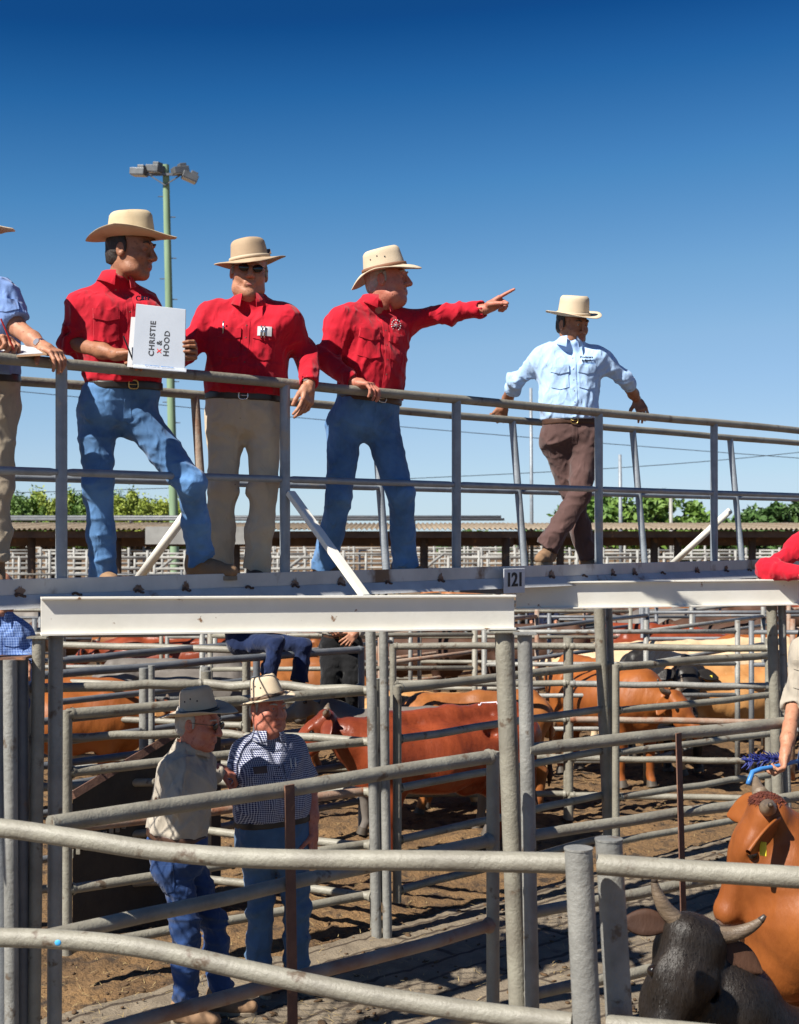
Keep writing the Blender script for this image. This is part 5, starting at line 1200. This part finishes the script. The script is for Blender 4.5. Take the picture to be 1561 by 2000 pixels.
def cow(label, px, Z, yaw, H, m, poll, hdir, horns=None, ears='c', res=.017, muz='muzzle', gz=0, pollm=None, fat=1.0, tag_side=None, legs=True, grp=None, earm=None, hs=1.0, pollat=None, earf=0, earl=.20, fur=0, furR=1.15, hump=.0, tail=True, hu=None, eyes=True):
    sc = H / 1.32; a = math.radians(yaw); X = V(math.cos(a), math.sin(a), 0); Y = V(-X.y, X.x, 0); O = G(px, Z, gz); Zu = V(0, 0, 1)
    if pollat:
        T_ = P(*pollat); poll = (poll[0], poll[1], T_.z / sc); O = V(T_.x, T_.y, 0) - (X * poll[0] + Y * (poll[1] * .92)) * sc; px = pollat[0]
    L = lambda x, y, z: O + (X * x + Y * (y * .92) + Zu * z) * sc
    f = Field(); q = lambda x1, y1, z1, x2, y2, z2, r1, r2, k=.06: f.cone(L(x1, y1, z1), L(x2, y2, z2), r1 * sc, r2 * sc, k * sc)
    for s in (-1, 1):
        q(.50, .07 * s, .88, .05, .10 * s, .86, .26 * fat, .285 * fat); q(.05, .10 * s, .86, -.45, .09 * s, .92, .285 * fat, .24 * fat); q(-.45, .09 * s, .93, -.72, .09 * s, 1.0, .24, .185)
    q(.45, 0, 1.14, -.1, 0, 1.16, .11, .11); q(-.1, 0, 1.16, -.68, 0, 1.19, .11, .10); q(.52, 0, .78, .60, 0, .72, .2, .15)
    for s in (-1, 1):
        f.ell(L(-.52, .19 * s, 1.16), (.07 * sc, .06 * sc, .055 * sc), (X, Y, Zu), .08 * sc); f.ell(L(.42, .2 * s, .9), (.16 * sc, .09 * sc, .25 * sc), (X, Y, Zu), .08 * sc)
        f.ell(L(-.60, .2 * s, .85), (.19 * sc, .09 * sc, .28 * sc), (X, Y, Zu), .08 * sc); f.ell(L(-.36, .27 * s, 1.06), (.075 * sc, .05 * sc, .05 * sc), (X, Y, Zu), .06 * sc, -1)
    f.ell(L(-.79, 0, 1.12), (.07 * sc, .07 * sc, .07 * sc), None, .06 * sc)
    if hump: f.ell(L(.42, 0, 1.24), (.19 * sc, .10 * sc, .12 * sc * hump), (X, Y, Zu), .10 * sc)
    po = L(*poll); hd = Vector(hdir).normalized() if pollat else (X * hdir[0] + Y * hdir[1] + Zu * hdir[2]).normalized()
    r = hd.cross(Zu); r = r.normalized() if r.length > .05 else Y; u = r.cross(hd)
    if u.z < 0: u = -u
    if hu: u = Vector(hu); u = (u - hd * u.dot(hd)).normalized(); r = hd.cross(u)
    hsz = sc * hs; hq = lambda a_, b_, c_: po + (hd * a_ + r * b_ + u * c_) * hsz; ax = (hd, r, u)
    # neck
    nb = L(.55, 0, 1.0); pe = hq(.07, 0, -.105); mid = nb.lerp(pe, .5) - Zu * .02 * sc
    f.cone(nb, mid, .235 * sc, .175 * max(sc, hsz), .08 * sc); f.cone(mid, pe, .165 * max(sc, hsz), .10 * hsz, .06 * sc)
    f.cone(L(.62, 0, .72), nb.lerp(pe, .65) - Zu * .16 * sc, .10 * sc, .05 * sc, .08 * sc)
    # head
    f.ell(hq(.02, 0, -.03), (.070 * hsz, .095 * hsz, .06 * hsz), ax, .05 * hsz)
    for s in (-1, 1): f.cone(hq(.03, .035 * s, -.02), hq(.2, .035 * s, -.025), .068 * hsz, .066 * hsz, .04 * hsz)
    f.cone(hq(.16, 0, -.03), hq(.42, 0, -.045), .085 * hsz, .062 * hsz, .05 * hsz)
    f.cone(hq(.08, 0, -.12), hq(.38, 0, -.085), .075 * hsz, .042 * hsz, .05 * hsz)
    f.ell(hq(.445, 0, -.048), (.052 * hsz, .070 * hsz, .055 * hsz), ax, .03 * hsz); f.ell(hq(.435, 0, -.095), (.042 * hsz, .05 * hsz, .03 * hsz), ax, .015 * hsz)
    for s in (-1, 1):
        f.ell(hq(.16, .085 * s, .012), (.045 * hsz, .024 * hsz, .022 * hsz), ax, .03 * hsz); f.ell(hq(.175, .114 * s, -.014), (.026 * hsz, .018 * hsz, .018 * hsz), ax, .012 * hsz, -1)
        f.ell(hq(.49, .034 * s, -.03), (.014 * hsz, .016 * hsz, .012 * hsz), ax, .008 * hsz, -1); f.ell(hq(.25, .07 * s, -.11), (.08 * hsz, .03 * hsz, .05 * hsz), ax, .05 * hsz)
    # legs
    if legs:
        for s in (-1, 1):
            o_ = .05 * s
            q(.46, .17 * s, .74, .47 + o_, .165 * s, .40, .12, .062, .05); q(.47 + o_, .165 * s, .40, .46 + o_, .165 * s, .12, .058, .040, .02); q(.46 + o_, .165 * s, .12, .49 + o_, .165 * s, .05, .046, .050, .02)
            q(-.60, .18 * s, .80, -.52 - o_, .20 * s, .62, .17, .125, .05); q(-.52 - o_, .19 * s, .62, -.73 - o_, .17 * s, .42, .11, .058, .04); q(-.73 - o_, .17 * s, .42, -.69 - o_, .17 * s, .12, .055, .041, .02); q(-.69 - o_, .17 * s, .12, -.66 - o_, .17 * s, .05, .047, .050, .02)
        q(-.25, 0, .62, -.35, 0, .60, .12, .08, .06)
    f.fold(.012 * sc, 16, int(px) % 97, None, (1, 1, .55), .3); f.fold(.004 * sc, 45, int(px) % 89, None, (1, 1, .4), .4)
    bo = npmesh('cattle', [f.mesh(res * sc)], M[m], base=O); tag(bo, label, 'cow', grp)
    # ears
    em = M[earm or m]
    for s in (-1, 1):
        e0 = hq(.02, .105 * s, -.035); ed = (r * s * (.75 if ears == 'droop' else 1) + u * (-.0) - Zu * (.62 if ears == 'droop' else .12) + u * earf).normalized(); l = earl * hsz
        wv = hd.cross(ed).normalized() * .0 + (hd - ed * hd.dot(ed)).normalized(); nv_ = ed.cross(wv); mb = MB(); rows = []
        fc = 1 if nv_.dot(V(0, -1, 0)) > 0 else -1
        for i in range(11):
            t = i / 10; w_ = .29 * earl * hsz * math.sin(math.pi * min(1, (t * .86 + .12))) ** .8 + .004; rr = []
            for j in range(12):
                th = 2 * math.pi * j / 12; cup = nv_ * (.35 * abs(math.cos(th)) * w_ * fc * (1 - t * .5)) if True else 0
                rr.append(e0 + ed * (l * t) + wv * (w_ * math.cos(th)) + nv_ * (.011 * hsz * math.sin(th)) + cup - V(0, 0, .02 * hsz * t * t))
            rows.append(rr)
        mb.grid(rows, 0, True); eo = part('ear', mb, em, bo, smooth=True)
        if tag_side == s or tag_side == 2:
            mb = MB(); p = e0 + ed * l * .62 + nv_ * (.02 * fc); mb.box(p - Zu * .04, .03, .005, .06, (V(.8, -.5, 0).normalized(), V(.5, .8, 0).normalized(), Zu)); part('ear_tag', mb, M['tag'], eo, bevel=.002)
        if eyes:
            mb = MB(); mb.ball(hq(.175, .103 * s, -.012), .021 * hsz, 8); part('eye', mb, M['cow_eye'], bo, smooth=True)
        if horns:
            pth, r0, mm = horns; pts = [hq(*((p_[0], p_[1] * s, p_[2]))) for p_ in pth]; sm = []
            for i in range(len(pts) - 1):
                p0, p1, p2, p3 = pts[max(i - 1, 0)], pts[i], pts[i + 1], pts[min(i + 2, len(pts) - 1)]
                for k in range(4):
                    t = k / 4; sm.append(.5 * ((2 * p1) + (p2 - p0) * t + (2 * p0 - 5 * p1 + 4 * p2 - p3) * t * t + (3 * p1 - p0 - 3 * p2 + p3) * t ** 3))
            sm.append(pts[-1]); n_ = len(sm); mb = MB(); mb.tube(sm, [r0 * hsz * (1 - .82 * (i / (n_ - 1)) ** 1.4) for i in range(n_)], 12)
            ho = part('horn', mb, M[mm], bo, smooth=True)
            if n_ > 8:
                mb = MB(); k0 = int(n_ * .80); mb.tube([p for p in sm[k0:]], [r0 * hsz * (1 - .82 * (i / (n_ - 1)) ** 1.4) * 1.03 + .0006 for i in range(k0, n_)], 12); part('horn_tip', mb, M['horn_tip'], ho, smooth=True)
    mb = MB(); mb.ball(hq(.462, 0, -.052), (.047 * hsz, .062 * hsz, .049 * hsz), 10, 0, ax); part('muzzle', mb, M[muz], bo, smooth=True)
    if pollm:
        p_ = MB(); rs = np.random.RandomState(4); bv = BVHTree.FromPolygons([v.co + O for v in bo.data.vertices], [tuple(q_.vertices) for q_ in bo.data.polygons])
        w_ = (Zu * .9 + u * .45).normalized(); e1 = w_.cross(r).normalized()
        for k in range(2600):
            a_ = rs.uniform(0, 6.28); q_ = math.sqrt(rs.rand()) * rs.uniform(.75, 1); h_ = bv.ray_cast(po + w_ * .4 + r * (math.cos(a_) * q_ * .125 * hsz) + e1 * (math.sin(a_) * q_ * .085 * hsz), -w_, .6)
            if h_[0] is None or h_[0].z < po.z + .015 * sc: continue
            o_ = h_[0] - h_[1] * .004; d_ = (h_[1] * rs.uniform(.25, .8) + r * rs.uniform(-.8, .8) + hd * rs.uniform(-.3, .9)).normalized(); l_ = rs.uniform(.010, .020) * hsz
            p_.tube([o_, o_ + d_ * l_ * .6, o_ + d_ * l_ + hd * .010], [.0035, .0026, .0008], 4, caps=False)
        part('poll_hair', p_, M[pollm], bo)
    if fur:
        me_ = bo.data; nv_ = len(me_.polygons); rs = np.random.RandomState(6); mb = MB(); keep = []
        for p_ in me_.polygons:
            c_ = p_.center + O
            if (c_ - po).length < furR * sc and p_.normal.dot(V(.1, -.9, .45)) > -.25: keep.append(p_)
        for k in range(fur):
            p_ = keep[rs.randint(len(keep))]; n_ = p_.normal; c_ = p_.center + O + V(*(rs.randn(3) * .004))
            fl = hd if (c_ - po).dot(hd) > -.04 else (-X * .6 - Zu * .7)
            fl = fl - n_ * fl.dot(n_) + V(*(rs.randn(3) * .16)); fl.normalize(); d_ = (fl + n_ * rs.uniform(.05, .17)).normalized(); sd = n_.cross(fl).normalized() * .0011; l_ = rs.uniform(.008, .017)
            mb.add([c_ - sd, c_ + sd, c_ + d_ * l_], [(0, 1, 2)])
        part('coat_hair', mb, M[m], bo)['kind'] = 'stuff'
    if legs:
        for x_, y_, z_ in ((.50 + .05, .165, 0), (.50 - .05, -.165, 0), (-.65 - .05, .17, 0), (-.65 + .05, -.17, 0)):
            mb = MB(); mb.tube([L(x_, y_, .0), L(x_ - .015, y_, .07)], [.060 * sc, .046 * sc], 10); part('hoof', mb, M['hoof'], bo, smooth=True, auto=50)
    if tail:
        mb = MB(); mb.tube([L(-.84, 0, 1.14), L(-.90, .01, 1.05), L(-.90, .03, .8), L(-.88, .05, .5)], [.035 * sc, .03 * sc, .022 * sc, .016 * sc], 8)
        to = part('tail', mb, M[m], bo, smooth=True); mb = MB(); mb.tube([L(-.88, .05, .52), L(-.88, .06, .38), L(-.87, .06, .24)], [.018 * sc, .04 * sc, .008 * sc], 8); part('tail_tuft', mb, M['c_brown'], to, smooth=True)
    return bo, L, hq, f
STUB = (((-.01, .085, .01), (-.02, .15, .02), (-.05, .20, .035)), .034, 'horn')
SHORT = (((-.01, .085, .01), (-.03, .16, .02), (-.08, .20, .05), (-.14, .21, .08)), .032, 'horn')
# the big red one behind the gate
bo, L, hq, f = cow('big glossy red brown cow standing side-on behind the gate, head to the left', 857, 11.5, 205, 1.29, 'c_red', (.96, -.10, 1.25), (.66, -.28, -.70), STUB, 'droop', res=.013, hs=1.02, fat=1.02, fur=14000, furR=3)
cb = BVHTree.FromObject(bo, bpy.context.evaluated_depsgraph_get()) if False else None
me = bo.data; cb = BVHTree.FromPolygons([v.co + bo.location for v in me.vertices], [tuple(p.vertices) for p in me.polygons])
mb = MB(); c0 = P(944, 1381, 11.2); pts = []
for k in range(40):
    t = k / 39; p = c0 + V(-.07 + .22 * t, -.6, .02 * math.sin(t * 17) + .02 * math.cos(t * 9)); h_ = cb.ray_cast(p, V(0, 1, 0), 3)
    if h_[0] is not None: pts.append(h_[0] - V(0, .003, 0))
if len(pts) > 3: mb.tube(pts, .007, 5); part('paint_brand', mb, M['brandm'], bo, smooth=True)
cow('grey cow whose dark head shows above the red cow\'s neck', 815, 12.6, 176, 1.15, 'c_grey', (1.0, 0, 1.42), (.85, .1, -.5), None, 'c', muz='muzzle_dark')
cow('pale tan cow whose back shows behind the red cow', 850, 13.9, 5, 1.13, 'c_tan', (1.0, 0, 1.1), (.8, 0, -.6), None, 'c')
cow('ginger cow with a high rump behind the big red cow', 915, 13.6, 185, 1.17, 'c_ginger', (1.0, 0, 1.0), (.8, 0, -.6), None, 'c')
cow('orange cow under the seated person, head hidden by the black trousers', 528, 15.6, 12, 1.33, 'c_ginger', (1.0, 0, 1.1), (.8, 0, -.6), STUB, 'droop')
cow('grey humped cow behind the dark rails at the left', 350, 15.2, 4, 1.34, 'c_grey', (1.0, 0, .98), (.7, .0, -.7), None, 'droop', hump=1.0, muz='muzzle_dark')
cow('orange cow behind the left columns with pale ears', 112, 13.2, 10, 1.36, 'c_orange', (.95, -.1, 1.02), (.8, -.2, -.6), STUB, 'c', earm='c_tan')
cow('red cow in the far row under the left white beam', 330, 19.5, 178, 1.34, 'c_red', (1.0, 0, 1.1), (.8, 0, -.6), STUB, 'droop', res=.022)
cow('ginger red cow in the far row behind the seated person', 470, 19.8, 2, 1.36, 'c_ginger', (1.0, 0, 1.1), (.8, 0, -.6), None, 'droop', res=.022)
# right-hand pen
cow('orange cow turned away with its head low, left of the black-faced cow', 1186, 15.2, 300, 1.33, 'c_orange', (.92, .12, 1.0), (.65, .2, -.7), SHORT, 'droop', muz='muzzle', hs=1.05)
cow('black cow facing the camera with a yellow ear tag', 1300, 16.2, 282, 1.36, 'c_black', (.80, -.10, 1.12), (.55, -.12, -.80), None, 'c', muz='muzzle_dark', tag_side=-1, hs=1.1)
cow('ginger and tan cow standing side-on at the right of the pen', 1425, 15.7, 6, 1.24, 'c_tan', (1.0, -.0, 1.0), (.8, 0, -.6), None, 'droop', fat=1.05)
cow('cream cow between the orange and black cows', 1235, 17.8, 184, 1.32, 'c_cream', (1.0, 0, 1.1), (.8, 0, -.6), STUB, 'c', res=.02)
cow('red brown cow whose back shows above the black cow', 1330, 18.6, 3, 1.38, 'c_red', (1.0, 0, 1.1), (.8, 0, -.6), None, 'c', res=.02)
cow('cream backed cow behind the ginger and tan one', 1425, 17.9, 182, 1.36, 'c_cream', (1.0, 0, 1.1), (.8, 0, -.6), None, 'c', res=.02)
cow('bright orange cow in the back of the right-hand pen', 1505, 18.2, 176, 1.40, 'c_orange', (1.0, 0, 1.1), (.8, 0, -.6), None, 'c', res=.02)
# far herd
rs = np.random.RandomState(9); protos = {}
for k in range(22):
    Zf = rs.uniform(20.5, 33); px = rs.uniform(60, 1560); m = ['c_brown', 'c_grey', 'c_brown', 'c_red', 'c_black', 'c_ginger'][k % 6]
    word = {'c_brown': 'dark brown', 'c_grey': 'grey', 'c_red': 'red brown', 'c_black': 'black', 'c_ginger': 'ginger'}[m]
    yw = math.radians(rs.choice([0, 180]) + rs.uniform(-30, 30))
    if m not in protos:
        o = cow('far %s cow in the distant rows of pens' % word, px, Zf, math.degrees(yw), 1.34, m, (1.0, 0, 1.1), (.8, 0, -.6), None, 'droop', res=.03, grp='far %s cattle' % word, tail=False)[0]; protos[m] = (o, yw)
    else:
        src, y0 = protos[m]; o = src.copy(); COL.objects.link(o); o.location = G(px, Zf); o.rotation_euler = (0, 0, yw - y0)
        for chd in list(src.children):
            c_ = chd.copy(); COL.objects.link(c_); c_.parent = o
# near cattle
cow('orange cow near the right edge with a yellow ear tag and dark red poll', 1560, 6.3, 199, 1.42, 'c_orange', (.70, .0, 1.34), (-.40, .12, -.90), STUB, 'droop', res=.0085, pollm='c_poll', tag_side=-1, hs=1.05, hu=(-.84, .05, .42), pollat=(1496, 1572, 6.2), fur=0, earf=.75)
BH = (((-.01, .075, -.01), (-.03, .12, -.005), (-.06, .158, .01), (-.095, .187, .02), (-.125, .20, .03)), .031, 'horn')
cow('black horned cow at the bottom right corner with its head lowered', 1500, 5.4, 200, .92, 'c_blackn', (1.02, .0, 1.06), (-.33, -.26, -.90), BH, 'c', res=.0095, muz='muzzle_dark', earm='c_brown', hs=1.54, hu=(.10, -.92, .33), pollat=(1362, 1818, 5.2), earl=.15, fur=9000)
